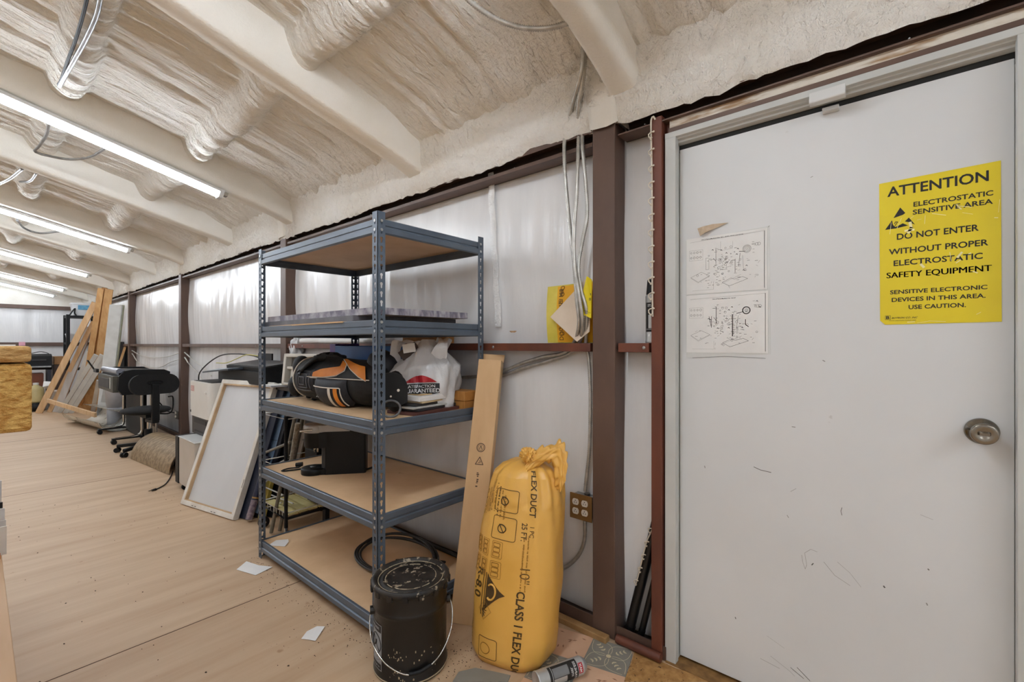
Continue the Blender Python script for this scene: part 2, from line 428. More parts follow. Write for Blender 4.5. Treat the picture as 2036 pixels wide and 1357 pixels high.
# steel columns (foam wrapped above the girt)
def column(x0, x1, label):
    t = thing('steel_column', label, 'column', ((x0+x1)/2, 1.8, 0), 'brown steel wall columns')
    a = MB(); a.box((x0, 1.75, .0), (x1, 1.845, 2.20), M_BROWN); part(t, 'post', a, bevel=.004)
    b = MB()
    def fw(u, v):
        p = [(x0-.012, 1.86), (x0-.012, 1.738), (x0+.03, 1.733), (x1-.03, 1.733), (x1+.012, 1.738), (x1+.02, 1.86)][min(int(u*5+.5), 5)]
        n = .008*math.sin(p[0]*90+v*6)+.006*math.sin(v*23+p[0]*40)
        return (p[0]+n*.5, p[1]+n*.4-.02*v, 2.178+.02*abs(math.sin(p[0]*60))*(1-v)+v*.24)
    b.grid(fw, 6, 8, M_FOAMB, flip=True); part(t, 'foam_wrap', b, 'cream foam sprayed over the column head')
    return t
for x0, lb in ((-1.022, 'brown steel column beside the quad power outlet and white door'), (-4.18, 'brown steel column behind the grey shelving unit'),
               (-7.306, 'brown steel column behind the office chair and white photo printer'), (-10.43, 'brown steel column beside the leaning white door slabs'), (-13.55, 'brown steel column hidden behind the far lumber')):
    column(x0, x0+.108, lb)

# girts: open channel under the foam, mid rail, base channel
def bolt(mb, x, y, z, r=.006):
    mb.ell((x, y, z), (r, r*.6, r), M_STEEL, 8, 6)
cols = [-13.55, -10.43, -7.306, -4.18, -1.022]
segs = [(XL, -13.56)]+[(a+.115, b-.006) for a, b in zip(cols, cols[1:])]+[(-.905, XR)]
names = ['beyond the last column', 'behind the far lumber', 'above the leaning door slabs', 'above the white photo printer', 'above the grey shelving unit', 'above the white door']
names2 = ['past the last column', 'behind the far lumber', 'behind the plotter and chair', 'behind the white photo printer', 'behind the grey shelving unit', 'between the first column and the stud']
for (a, b), n1, n2 in zip(segs, names, names2):
    g = MB(); zl = 2.128 if b < 0 else 2.139
    g.box((a, 1.838, zl), (b, 1.846, 2.215), M_BSHADE)
    g.box((a, 1.762, zl), (b, 1.84, zl+.004), M_BROWN); g.box((a, 1.760, zl), (b, 1.764, zl+(.018 if b < 0 else .006)), M_BROWN)
    g.box((a, 1.762, 2.212), (b, 1.84, 2.216), M_BROWN); g.box((a, 1.758, 2.188), (b, 1.763, 2.216), M_BROWN)
    x = a+.1
    while x < b-.05:
        if x > -11: g.cyl((x, 1.838, 2.168+.01*math.sin(x*37)), (x+.004, 1.795, 2.158+.01*math.sin(x*37)), .0025, M_STEEL, n=6)
        x += .21+.07*math.sin(x*91)
    single('wall_girt', 'open steel girt, its recess coloured dark as shade, under the foam '+n1, 'girt', g, 'steel wall girts', loc=(a, 1.8, 2.12))
    e = -.757 if b > 0 else b
    r = MB(); m_ = M_RED if a > -5 else M_BROWN
    r.box((a, 1.762, 1.222), (e-.012, 1.85, 1.260), m_)
    for q in range(int((e-a)/.7)+1):
        xx = a+.28+q*.72
        if xx < e-.05: bolt(r, xx, 1.762, 1.24, .008)
    if b > 0: bolt(r, -.79, 1.762, 1.24, .008)
    single('wall_girt', 'brown steel rail at chest height '+n2, 'girt', r, 'steel wall girts', bevel=.003, loc=(a, 1.8, 1.22))
b = MB(); b.box((XL, 1.765, 0), (-.70, 1.772, .055), M_BROWN); b.box((XL, 1.77, 0), (-.7, 1.86, .012), M_BSHADE)
b.cyl((-.9, 1.742, .02), (-.71, 1.742, .02), .018, M_RED, n=12)
struct('baseboard_right', b, 'brown base channel along the long wall')
b = MB(); b.box((-2.2, 1.70, 0), (-.93, 1.735, .026), mat('sill_wood', (176, 142, 96), .7, col2=(150, 114, 70), scale=14)); struct('trim_3', b, 'raw wood strip on the floor along the base channel', .004)
mb_ = MB(); q0 = onY(978, 345, 1.846); q1 = onY(992, 650, 1.836)
mb_.grid(lambda u, v: (q0.x+(q1.x-q0.x)*v-.022+.044*u+.004*math.sin(v*23), 1.838-.006*math.sin(v*2.2)-.004*abs(math.sin(v*31+u*5))-.003*math.sin(u*3.14), q0.z+(q1.z-q0.z)*v), 5, 60, mat('seam_tape', (236, 237, 237), .18, spec=.7, bump=.006, bscale=40), flip=True)
struct('trim_9', mb_, 'glossy tape over a vertical seam in the wall film')
mb_ = MB(); q0 = onY(1022, 660, 1.83); mb_.flat([(q0.x+.022*math.cos(a)*(1+.3*math.sin(3*a)), q0.z+.007*math.sin(a)*(1+.4*math.cos(2*a))) for a in [6.283*i/14 for i in range(14)]], mat('film_stain', (186, 150, 112), .6, col2=(150, 112, 76), scale=60), frame((0, 1.822, 0), (1, 0, 0), (0, 0, 1), (0, -1, 0)))
struct('trim_10', mb_, 'small tan stain on the wall film')
# far wall girts
for z0, z1, lb in ((2.10, 2.185, 'dark girt along the top of the far wall'), (1.215, 1.30, 'dark girt at chest height on the far wall')):
    g = MB(); g.box((XL+.02, YB, z0), (XL+.10, 1.84, z1), M_BROWN); single('wall_girt', lb, 'girt', g, 'steel wall girts', loc=(XL, 0, z0))
f = MB()
f.box((XL+.03, YB, 2.185), (XL+.07, 1.84, 3.6), M_FOAMB); struct('trim_4', f, 'foam sprayed gable above the far wall girt')

# door
d = bpy.data.objects.new('door_1', None); COL.objects.link(d); OFF['door_1'] = Vector((0, 0, 0)); d['kind'] = 'structure'; d['label'] = 'white steel door'; d['category'] = 'door'
DX0, DX1, DY = -.668, .244, 1.82
M_DOOR = mat('door_paint', (216, 218, 219), .45, col2=(210, 212, 213), scale=1.6, bump=.0004, bscale=5, speck=(186, 186, 184), speck_scale=15, speck_at=.75)
p = MB(); p.box((DX0+.003, DY, .014), (DX1-.003, DY+.045, 2.031), M_DOOR); part(d, 'door_panel', p, bevel=.002)
p = MB()
jp = [(-.705, 1.769), (-.663, 1.769), (-.663, 1.800), (DX0, 1.800), (DX0, 1.87), (-.705, 1.87)]
p.prism(jp, 2.0675, M_GREY)
jr = [(DX1, 1.800), (DX1-.005, 1.800), (DX1-.005, 1.769), (DX1+.04, 1.769), (DX1+.04, 1.87), (DX1, 1.87)]
p.prism(jr, 2.0675, M_GREY)
p.prism([(1.769, 2.068), (1.783, 2.065), (1.784, 2.062), (1.800, 2.060), (1.801, 2.053), (1.822, 2.049), (1.87, 2.049), (1.87, 2.09), (1.769, 2.09)], DX1+.04+.705, M_GREY, frame((-.705, 0, 0), (0, 1, 0), (0, 0, 1), (1, 0, 0)))
p.box((DX0, 1.823, 2.02), (DX1, 1.86, 2.0495), mat('door_gap', (24, 23, 20), .8))
part(d, 'door_frame', p, bevel=.002)
p = MB()
KX, KZ = .178, 1.012
MK = frame((KX, DY, KZ), (1, 0, 0), (0, 0, 1), (0, -1, 0))
p.lathe([(0, 0), (.036, 0), (.036, .003), (.033, .007), (.016, .016), (.014, .028), (.020, .034), (.0265, .045), (.0285, .056), (.0275, .062), (.025, .064), (.012, .058), (0, .058)], M_NICKEL, MK, 40)
p.box((-.010, -.0035, .056), (.010, .0035, .066), M_NICKEL, MK)
p.cyl(MK @ Vector((-.028, .004, .006)), MK @ Vector((-.028, .004, .012)), .003, M_NICKEL, n=10)
part(d, 'door_knob', p, 'satin nickel door knob with turn button')
# marks on the door skin
M_SCUFF = mat('door_scuff', (150, 150, 148), .7); M_NICKSHADE = mat('door_nick_and_shadow', (96, 94, 92), .7)  # the darker one also draws the shadow line under the document sleeve
p = MB(); MD = frame((0, DY-.0006, 0), (1, 0, 0), (0, 0, 1), (0, -1, 0))
def dpx(u, v): q = onY(u, v, DY); return (q.x, q.z)
for pts, w, m in (([(1499, 929), (1512, 935), (1533, 940)], .0022, M_NICKSHADE), ([(1572, 978), (1583, 972)], .0012, M_SCUFF), ([(1674, 1010), (1672, 1017), (1674, 1025)], .0016, M_NICKSHADE),
                  ([(1594, 1104), (1596, 1118), (1601, 1132), (1604, 1124), (1600, 1100), (1612, 1093), (1625, 1098)], .0011, M_SCUFF), ([(1638, 1118), (1660, 1145), (1690, 1165)], .0012, M_SCUFF),
                  ([(1665, 1118), (1690, 1140), (1712, 1168)], .0009, M_SCUFF), ([(1614, 1124), (1617, 1121)], .003, M_NICKSHADE), ([(1757, 1166), (1759, 1169)], .004, M_NICKSHADE), ([(1845, 1132), (1847, 1134)], .003, M_NICKSHADE),
                  ([(1532, 1305), (1570, 1335), (1580, 1345)], .001, M_SCUFF), ([(1572, 1328), (1598, 1350)], .0016, M_NICKSHADE), ([(1585, 1328), (1610, 1354)], .002, M_NICKSHADE), ([(1512, 1310), (1550, 1330)], .0012, M_SCUFF),
                  ([(1842, 1200), (1844, 1204)], .003, M_SCUFF), ([(1575, 849), (1581, 850)], .003, M_SCUFF), ([(1636, 717), (1640, 719)], .003, M_SCUFF), ([(1612, 353), (1616, 351)], .002, M_SCUFF),
                  ([(1565, 1025), (1568, 1030)], .002, M_SCUFF), ([(1462, 1228), (1463, 1231)], .003, M_NICKSHADE), ([(1401, 927), (1402, 931)], .003, M_SCUFF), ([(1525, 1265), (1560, 1290)], .0007, M_SCUFF), ([(1830, 1024), (1855, 1034)], .0008, M_SCUFF)):
    p.strokes([dpx(*q) for q in pts], w, m, MD)
part(d, 'scuff_marks', p, 'grey scuffs and nicks on the door skin')
# header strip over the door and dark slot
f = MB(); f.box((-.69, 1.770, 2.0905), (XR, 1.79, 2.107), M_BROWN); struct('trim_5', f, 'brown header rail above the door')
M_STAIN = mat('stained_film', (218, 210, 196), .5, col2=(160, 128, 92), scale=9, stretch=(.6, 1, 4), fac=(.38, .52), bump=.01, bscale=12)
f = MB(); f.box((-.69, 1.779, 2.107), (XR, 1.80, 2.150), M_STAIN); f.box((DX1+.04, 1.775, 0), (XR, 1.80, 2.10), M_WHITE); struct('trim_6', f, 'stained film and white panel around the door head')
f = MB(); f.box((-.70, 1.76, 0), (.6, 1.9, .004), mat('threshold', (150, 112, 62), .8, col2=(110, 78, 40), scale=20)); struct('trim_7', f, 'dusty threshold under the door')
# stud beside the door
g = MB(); g.box((-.757, 1.757, 0), (-.713, 1.775, 2.163), M_RED); g.box((-.725, 1.77, 0), (-.712, 1.86, 2.163), M_RED); g.box((-.712, 1.80, 2.09), (-.69, 1.86, 2.163), M_RED)
single('door_stud', 'red oxide steel channel stud standing along the door frame', 'stud', g, bevel=.003)

# ------------------------------------------------------------------ fluorescent tubes
M_LAMPF = mat('lamp_tube_dim', (255, 255, 255), .5, emit=((236, 245, 255), LAMP*.25))
def tube_light(x, ya, yb, label, slope=1):
    t = thing('tube_light', label, 'ceiling light', (x, (ya+yb)/2, zroof((ya+yb)/2)-.04), 'fluorescent tube lights')
    pa = Vector((x, ya, zroof(ya)-.045)); pb = Vector((x, yb, zroof(yb)-.045)); dr = (pb-pa).normalized()
    a = MB(); a.cyl(pa, pb, .029, M_LAMPF if x < -15 else M_LAMP, n=12); part(t, 'tube', a, 'glowing white tube')
    b = MB(); ex = Vector((1, 0, 0)); up = ex.cross(dr); up = up if up.z > 0 else -up
    mf = frame(pa, ex, dr, up); Ln = (pb-pa).length
    b.box((-.036, -.03, .012), (.036, Ln+.03, .034), M_WHITE, mf); part(t, 'housing', b, 'white metal batten', .003)
    for q in (-.03, Ln):
        c = MB(); c.box((-.037, q, -.031), (.037, q+.03, .035), M_WHITE, mf); part(t, 'end_cap', c, 'white end cap', .004)
    c = MB(); c.box((-.02, -.06, .0), (.02, -.031, .03), M_CHROME, mf); part(t, 'hanger_clip', c, 'bright metal hanger clip', .003)
    return t
for x, lb in ((-3.93, 'nearest and longest lit tube light on the roof, upper left'), (-7.13, 'second lit tube light counting away from the viewer'), (-10.25, 'third lit tube light counting away from the viewer'),
              (-13.4, 'fourth lit tube light counting away from the viewer'), (-15.2, 'farthest short lit tube light by the end wall'), (-.93, 'tube light over the viewer out of the picture'), (2.26, 'tube light behind the viewer out of the picture')):
    tube_light(x, (1.19 if x < -1 else 1.05), -1.25, lb)
for x in (-13.4, -7.13, -.93, 2.26): tube_light(x, -3.5, -5.9, 'unseen tube light added as fill on the opposite roof slope')  # unseen lamps added on the far slope for even fill light

# ------------------------------------------------------------------ shelving unit
M_SHELF = mat('shelf_blue_grey_steel', (92, 104, 118), .38, metal=.25, col2=(80, 90, 102), scale=5, bump=.0002, bscale=120, rvar=.06)
M_PBOARD = mat('particle_board', (220, 188, 150), .65, col2=(206, 172, 132), scale=5, detail=8, speck=(164, 128, 92), speck_scale=12, speck_at=.74)
M_RIVET = mat('zinc_rivet', (196, 198, 198), .3, metal=.8)
SX0, SX1, SY0, SY1, SH = -2.877, -1.650, 1.081, 1.715, 1.812
def post_leg_template(w, pitch):
    keyh = []
    r1, r2, cz = .0072, .0042, .010
    for i in range(9):
        a = math.radians(-50+280*i/8); keyh.append((w*.52+r1*math.cos(a), pitch*.5+.004+r1*math.sin(a)))
    for i in range(5):
        a = math.radians(180+180*i/4); keyh.append((w*.52+r2*math.cos(a), pitch*.5-.011+r2*math.sin(a)))
    outer = [(0, 0), (w, 0), (w, pitch), (0, pitch)]
    tri = geometry.tessellate_polygon([[Vector((x, y, 0)) for x, y in outer], [Vector((x, y, 0)) for x, y in keyh]])
    return outer+keyh, tri, len(outer)
LW, PITCH, TH = .038, .0381, .0022
TP, TT, TO = post_leg_template(LW, PITCH)
def post_leg(mb, o, ax, nrm):          # strip running up from o along +z, width along ax, thickness along nrm
    n = int(SH/PITCH); o = Vector(o); ax = Vector(ax); nrm = Vector(nrm)
    for k in range(n+1):
        z0 = k*PITCH; sc = 1 if k < n else (SH-n*PITCH)/PITCH
        if sc < .2: break
        if k == n:
            vs = [(0, 0), (LW, 0), (LW, PITCH*sc), (0, PITCH*sc)]; tri = [(0, 1, 2), (0, 2, 3)]; hole = []
        else: vs = TP; tri = TT; hole = list(range(4, len(TP)))
        N = len(vs)
        P = [o+ax*x+Vector((0, 0, z0+y)) for x, y in vs]; Q = [p+nrm*TH for p in P]
        fs = [tuple(t) for t in tri]+[tuple(N+i for i in reversed(t)) for t in tri]
        for i in range(len(hole)):
            a, b = hole[i], hole[(i+1) % len(hole)]; fs.append((a, b, N+b, N+a))
        fs += [(1, 2, N+2, N+1), (0, N, N+3, 3)]
        mb.add(P+Q, fs, M_SHELF)
SHELF_Z = [1.778, 1.352, .925, .530, .095]
t = thing('shelving_unit', 'tall blue grey steel boltless shelving unit with particle board shelves beside the leaning cardboard box', 'shelf', ((SX0+SX1)/2, (SY0+SY1)/2, 0))
for x, y, dx, dy, lb in ((SX1, SY0, -1, 1, 'front corner post'), (SX0, SY0, 1, 1, 'left front post'), (SX1, SY1, -1, -1, 'right rear post'), (SX0, SY1, 1, -1, 'rear post')):
    p = MB()
    post_leg(p, (x, y, 0), (dx, 0, 0), (0, dy, 0)); post_leg(p, (x, y, 0), (0, dy, 0), (dx, 0, 0))
    for z in SHELF_Z:
        for dz in (-.004, -.042):
            p.cyl((x+dx*.02, y-dy*.0015, z+dz), (x+dx*.02, y+dy*.003, z+dz), .0065, M_RIVET, n=10)
            p.cyl((x-dx*.0015, y+dy*.02, z+dz), (x+dx*.003, y+dy*.02, z+dz), .0065, M_RIVET, n=10)
    part(t, 'post', p)
def beam_profile(): # (outward, z) relative to board top
    return [(0, .006), (.010, .006), (.013, .003), (.013, -.020), (.009, -.024), (.009, -.028), (.016, -.032), (.016, -.052), (.013, -.056), (0, -.056), (0, -.05), (.010, -.05), (.010, .001), (0, .001)]
for z in SHELF_Z:
    b = MB(); b.box((SX0+.006, SY0+.006, z-.013), (SX1-.006, SY1-.006, z), M_PBOARD); part(t, 'shelf_board', b)
    pf = beam_profile()
    for o, ax, out, ln in (((SX0+.006, SY0+.0165, z), (1, 0, 0), (0, -1, 0), SX1-SX0-.012), ((SX0+.006, SY1-.0165, z), (1, 0, 0), (0, 1, 0), SX1-SX0-.012),
                           ((SX1-.0165, SY0+.006, z), (0, 1, 0), (1, 0, 0), SY1-SY0-.012), ((SX0+.0165, SY0+.006, z), (0, 1, 0), (-1, 0, 0), SY1-SY0-.012)):
        b = MB(); b.prism(pf, ln, M_SHELF, frame(o, out, (0, 0, 1), ax)); part(t, 'shelf_beam', b)

# wrapped panels lying on the second shelf
M_MARB = mat('marbled_wrap', (172, 170, 178), .5, col2=(104, 100, 116), scale=14, stretch=(1, 3, 1), fac=(.4, .62))
def slab(name, label, cat, pts, z, h, m, group=None, bevel=.003):
    mb = MB(); mb.prism([(p[0], p[1]) for p in pts], h, m, T(0, 0, z)); return single(name, label, cat, mb, group, bevel=bevel)
slab('wrapped_panel', 'dark grey wrapped panel on the second shelf under the marbled panel', 'panel', [(-2.95, 1.115), (-1.87, 1.10), (-1.80, 1.66), (-2.86, 1.67)], 1.360, .026, mat('dark_wrap', (98, 98, 104), .5, col2=(76, 76, 84), scale=12), 'wrapped panels on the shelf')
slab('wrapped_panel', 'marbled lilac grey panel lying on the dark panel on the second shelf', 'panel', [(-2.86, 1.125), (-1.72, 1.12), (-1.69, 1.64), (-2.80, 1.66)], 1.3865, .030, M_MARB, 'wrapped panels on the shelf')
slab('cardboard_sheet', 'thin tan cardboard sheet under the wrapped panels on the second shelf', 'cardboard', [(-2.75, 1.09), (-1.93, 1.075), (-1.90, 1.5), (-2.7, 1.5)], 1.3535, .006, M_CARD, bevel=0)

# ---- golf bag
M_BAGK = mat('bag_black', (17, 17, 19), .7, col2=(11, 11, 13), scale=12, bump=.003, bscale=22)
M_BAGN = mat('bag_navy', (22, 23, 31), .6, col2=(15, 16, 22), scale=12, bump=.002, bscale=30)
M_BAGO = mat('bag_orange', (214, 132, 42), .55, col2=(196, 112, 30), scale=8, bump=.002, bscale=24)
M_PIPE = mat('bag_piping', (214, 206, 192), .5)
t = thing('golf_bag', 'black and orange golf bag lying on the middle shelf', 'bag', (-2.3, 1.33, .925))
BR = lambda u: .126*(1-.10*(2*u-1)**4-.25*max(0, u-.85)/.15)*(1+.05*math.sin(7*u))
BA, BB = Vector((-2.72, 1.32, 1.055)), Vector((-1.95, 1.345, 1.052))
bx = (BB-BA).normalized(); bz = Vector((0, 0, 1)); by = bx.cross(bz)      # by points to the viewer side (-y)
def bagpt(u, a, k=1.0, dr=0):     # a: 0 = viewer side, 90 = up
    c = BA.lerp(BB, u); r = BR(u)*k+dr
    return c + by*(r*math.cos(a)) + bz*(r*math.sin(a)*(1.0 if math.sin(a) > 0 else .98))
p = MB(); p.grid(lambda u, v: bagpt(u, 2*math.pi*v), 40, 36, M_BAGK, cv=True)
p.add([bagpt(0, 2*math.pi*i/36) for i in range(36)], [tuple(range(36))], M_BAGK); p.add([bagpt(1, 2*math.pi*i/36) for i in range(36)], [tuple(range(35, -1, -1))], M_BAGK)
part(t, 'body', p)
def baghit(u, v, dr=.004):                               # first point of the bag skin seen along a viewing ray
    for k in range(400):
        q = onY(u, v, 1.08+.001*k); s_ = (q-BA).dot(bx)/(BB-BA).length; c = BA.lerp(BB, s_); r_ = BR(min(max(s_, 0), 1))+dr
        w_ = q-c
        if w_.dot(by)**2+w_.dot(bz)**2 <= r_*r_: return q
    return onY(u, v, 1.33)
def lerp2(P, k):
    f_ = k*(len(P)-1); i_ = min(int(f_), len(P)-2); t_ = f_-i_; return (P[i_][0]+(P[i_+1][0]-P[i_][0])*t_, P[i_][1]+(P[i_+1][1]-P[i_][1])*t_)
def bagpatch(mb, lo, hi, m, dr, nu=18, nv=6):
    def f_(u, v): a_ = lerp2(lo, u); b_ = lerp2(hi, u); return baghit(a_[0]+(b_[0]-a_[0])*v, a_[1]+(b_[1]-a_[1])*v, dr)
    mb.grid(f_, nu, nv, m)
p = MB(); bagpatch(p, [(609, 748), (640, 750), (668, 747), (684, 737), (689, 724)], [(616, 743), (638, 734), (658, 731), (676, 729), (682, 717)], M_BAGO, .006); part(t, 'orange_panel', p, 'orange panel')
p = MB(); bagpatch(p, [(684, 715), (696, 734), (712, 749), (727, 758)], [(690, 714), (704, 722), (716, 727), (726, 729)], M_BAGO, .012); part(t, 'orange_yoke', p, 'orange collar')
p = MB()
for pl_ in ([(609, 749), (640, 751), (668, 748), (685, 738), (690, 724)], [(684, 715), (696, 735), (712, 750), (727, 759)]): p.tube([baghit(*lerp2(pl_, i/16), .012) for i in range(17)], .0022, M_PIPE, 6)
part(t, 'piping', p, 'pale piping along the orange panels')
p = MB(); p.tube([baghit(*lerp2([(610, 751), (660, 753), (734, 757)], i/16), .008) for i in range(17)], .0028, M_PIPE, 6); part(t, 'zip', p, 'pale zip line')
p = MB()
for uu in (.03,):
    p.tube([bagpt(uu, 2*math.pi*i/40, 1, .003) for i in range(40)], .0045, M_PIPE, 6, closed=True)
part(t, 'rim_piping', p, 'pale piping round the bag end')
p = MB()                                                  # oval quilted end pocket
def pk(u, v): a = -.55+1.05*v; return bagpt(.08+.27*u, a, 1, .012*math.sin(math.pi*u)**.4*math.sin(math.pi*v)**.4+.002)
p.grid(pk, 16, 12, M_BAGN)
for k in range(3):
    m_ = .12+.12*k; pts = [(m_, m_), (1-m_, m_), (1-m_, 1-m_), (m_, 1-m_)]
    loop = []
    for i in range(4):
        a, b = pts[i], pts[(i+1) % 4]
        for j in range(6): loop.append((a[0]+(b[0]-a[0])*j/6, a[1]+(b[1]-a[1])*j/6))
    p.tube([pk(*q)+by*.002 for q in loop], .0022, mat('bag_stitch', (96, 96, 100), .5), 5, closed=True)
part(t, 'end_pocket', p)
p = MB()                                                  # front pouch
def pch(u, v):
    w_ = u; uu = .40+.36*w_; a = -1.05+1.25*v
    e = math.sin(math.pi*min(max(u, 0), 1))**.35*math.sin(math.pi*min(max(v*.9+.1, 0), 1))**.35
    return bagpt(uu, a*.95, 1, .004+.055*e*(1-.25*v))
p.grid(pch, 24, 18, M_BAGN); pouch = part(t, 'front_pouch', p)
p = MB()
for (u0, u1, m_) in ((.60, .68, M_PIPE), (.76, .86, M_BAGO)):
    p.grid(lambda u, v: pch(u0+(u1-u0)*u, .10+.62*v-.02*u)+by*.003, 4, 14, m_, flip=False)
part(pouch, 'stripe', p, 'cream and orange stripes')
p = MB(); loop = [pch(.04+.86*i/20, .72)+by*.004 for i in range(21)]+[pch(.93, .70-.62*i/12)+by*.004 for i in range(13)]; p.tube(loop, .0032, M_PIPE, 6); part(pouch, 'pouch_piping', p, 'pale piping')
p = MB(); Mt = frame(pch(.10, .40)+by*.006, bx, (bz*.9+by*-.25).normalized(), by)
p.text('AMAZFU', .026, M_PIPE, Mt, .03, shear=.3); part(pouch, 'lettering', p, 'small white lettering')
p = MB()                                                  # padded shoulder strap lying over the end
SP = [baghit(*q, .018) for q in ((594, 742), (604, 732), (616, 722), (630, 714), (644, 712))]
pts = spline(SP, .015)
p.grid(lambda u, v: Vector(pts[min(int(u*(len(pts)-1)+.5), len(pts)-1)])+Vector((.045*math.cos(6.283*v), -.012*math.cos(6.283*v), .016*math.sin(6.283*v)+.012*math.cos(6.283*v))), len(pts), 14, M_BAGK, cv=True); part(t, 'padded_strap', p)
p = MB(); p.ell((-2.03, 1.36, 1.15), (.09, .075, .075), M_BAGN, 18, 10, M=T(-2.03, 1.36, 1.15) @ RY(.5) @ T(2.03, -1.36, -1.15)); part(t, 'top_flap', p)
p = MB(); p.tube([baghit(584+5.6*i, 797+.9*i, .004) for i in range(11)], .0065, mat('orange_strap', (206, 92, 34), .6), n=8)
for uu in (.06, .15): p.ell(bagpt(uu, -1.25, 1, 0), (.017, .017, .010), M_BLACK, 10, 8)
part(t, 'base_strap', p, 'orange strap under the bag with black feet')
# pair of dark shoes / grips poking out at the left end
for k, (c, r, lb) in enumerate((((-2.80, 1.30, 1.11), (.055, .05, .075), 'upper'), ((-2.82, 1.28, 1.0), (.05, .05, .065), 'lower'))):
    mb = MB(); mb.grid(lambda u, v: (c[0]+r[0]*(math.sin(math.pi*v)**.8)*math.cos(6.283*u)*(1.15 if v < .5 else .9), c[1]+r[1]*(math.sin(math.pi*v)**.8)*math.sin(6.283*u), max(.927, c[2]+r[2]*math.cos(math.pi*v))), 18, 12, M_BAGK, cu=True)
    single('shoe', 'black padded shoe poking out past the left end of the golf bag, %s one' % lb, 'shoe', mb, 'black shoes behind the golf bag')

# boxes behind the golf bag
M_BLUEBOX = mat('blue_box', (26, 104, 178), .45, col2=(18, 84, 156), scale=4)
mb = MB(); mb.box((-2.77, 1.50, .9255), (-2.04, 1.675, 1.245), M_BLUEBOX); single('box', 'bright blue carton behind the golf bag on the middle shelf', 'box', mb, bevel=.003)
mb = MB(); mb.box((-2.845, 1.505, .9255), (-2.774, 1.675, 1.258), mat('purple_box', (92, 52, 142), .45, col2=(74, 40, 120), scale=4)); single('box', 'narrow purple carton left of the blue carton behind the golf bag', 'box', mb, bevel=.003)
t = thing('folded_jacket', 'crumpled dark grey jacket lying on top of the golf bag end', 'jacket', (-2.60, 1.36, 1.16))
mb = MB(); mb.grid(lambda u, v: (-2.60+(.125+.022*math.sin(5*u*6.283+v*5))*math.cos(6.283*u)*(1-v**3)**.5, 1.375+(.075+.010*math.sin(7*u*6.283+2*v))*math.sin(6.283*u)*(1-v**3)**.5, 1.160+.040*v+.010*math.sin(u*31+v*17)*v), 40, 14, mat('jacket_cloth', (58, 56, 56), .8, col2=(40, 39, 40), scale=14, bump=.004, bscale=18), cu=True)
part(t, 'cloth', mb)

# ---- black binding / bracket with clear strap beside the front post
t = thing('skate_binding', 'black rounded plastic binding plate with three pale rivets standing by the front shelf post', 'binding', (-1.76, 1.27, .925))
fx_ = Vector((.80, -.60, 0)); ux = Vector((.6, .8, 0)); MF = frame((-1.772, 1.232, .990), ux, (0, 0, 1), fx_)
mb = MB()
pl = [(-.074, .0)]+[(.075*math.cos(math.radians(180-180*i/16)), .062+.075*math.sin(math.radians(180*i/16))) for i in range(17)]+[(.074, .0), (.03, -.02), (-.035, -.02)]
mb.prism(pl, .018, M_BLACK, MF); part(t, 'plate', mb, bevel=.004)
mb = MB()
for q in ((-.033, .055), (.033, .055), (0, .028), (-.018, .005), (.018, .005)): mb.cyl(MF @ Vector((q[0], q[1], .018)), MF @ Vector((q[0], q[1], .021)), .0065 if q[1] > .05 else .0045, M_PIPE, n=10)
part(t, 'rivet', mb, 'pale rivets')
mb = MB(); mb.tube([MF @ Vector((.042*math.cos(a), -.026+.036*math.sin(a), .027+.02*(math.sin(a) < 0)*abs(math.sin(a)))) for a in [6.283*i/28 for i in range(28)]], .006, mat('smoke_strap', (92, 92, 94), .25, col2=(70, 70, 72)), 8, closed=True); part(t, 'strap_loop', mb, 'grey translucent strap loop')
mb = MB(); mb.ell((-1.82, 1.29, 1.03), (.06, .045, .10), M_BAGK, 16, 10); part(t, 'padding', mb)

# ---- plastic shopping bag
M_POLY = mat('white_polythene', (224, 225, 226), .3, col2=(206, 208, 212), scale=6, bump=.006, bscale=18, trans=.12)
t = thing('shopping_bag', 'white plastic shopping bag with red and black guarantee logo on the middle shelf', 'bag', (-1.86, 1.52, .925))
def sb(u, v):
    a = 6.283*u; r = (.175-.02*v+.045*math.sin(math.pi*v*.8))*(1-.62*max(0, v-.62)/.38)
    n = 1+.05*math.sin(5*a+7*v)+.035*math.sin(11*a-9*v)+.02*math.sin(23*a+13*v)
    x = -1.865+r*n*math.cos(a)*.82-.03*v; y = 1.515+r*n*math.sin(a)*.88+.0*v
    z = .93+.35*v - .06*v*max(0, math.cos(a+2.3))*(1 if v > .5 else .4)
    return Vector((x, y, z))
mb = MB(); mb.grid(sb, 72, 30, M_POLY, cu=True); part(t, 'bag_body', mb)
mb = MB()
for q in ([(-1.97, 1.42, 1.10), (-1.965, 1.39, 1.19), (-1.935, 1.39, 1.262), (-1.89, 1.43, 1.272), (-1.86, 1.46, 1.25), (-1.865, 1.48, 1.2)], [(-1.76, 1.50, 1.18), (-1.75, 1.52, 1.26), (-1.80, 1.58, 1.285), (-1.84, 1.60, 1.25), (-1.86, 1.6, 1.19)]):
    s_ = spline(q, .012)
    mb.grid(lambda u, v: Vector(s_[min(int(u*(len(s_)-1)+.5), len(s_)-1)])+Vector((.6, .8, 0))*(.042*(v-.5)*2*(.8+.2*math.cos(u*9)))+Vector((0, 0, .006*math.sin(v*9+u*14))), len(s_), 6, M_POLY)
part(t, 'handle', mb)
mb = MB()
for (a0, a1, z0, z1) in ((-.1, .25, 0, 1),):
    pass
def sbl(x, y):                                            # map label plane (x right, y up, metres) on to the bag face turned to the viewer
    a0 = -.78; a = a0 + x/.165; v = y/.35; q = sb((a/6.283) % 1, v); c = Vector((-1.865-.03*v, 1.515, q.z)); d_ = (q-c).normalized()
    return q+d_*.004
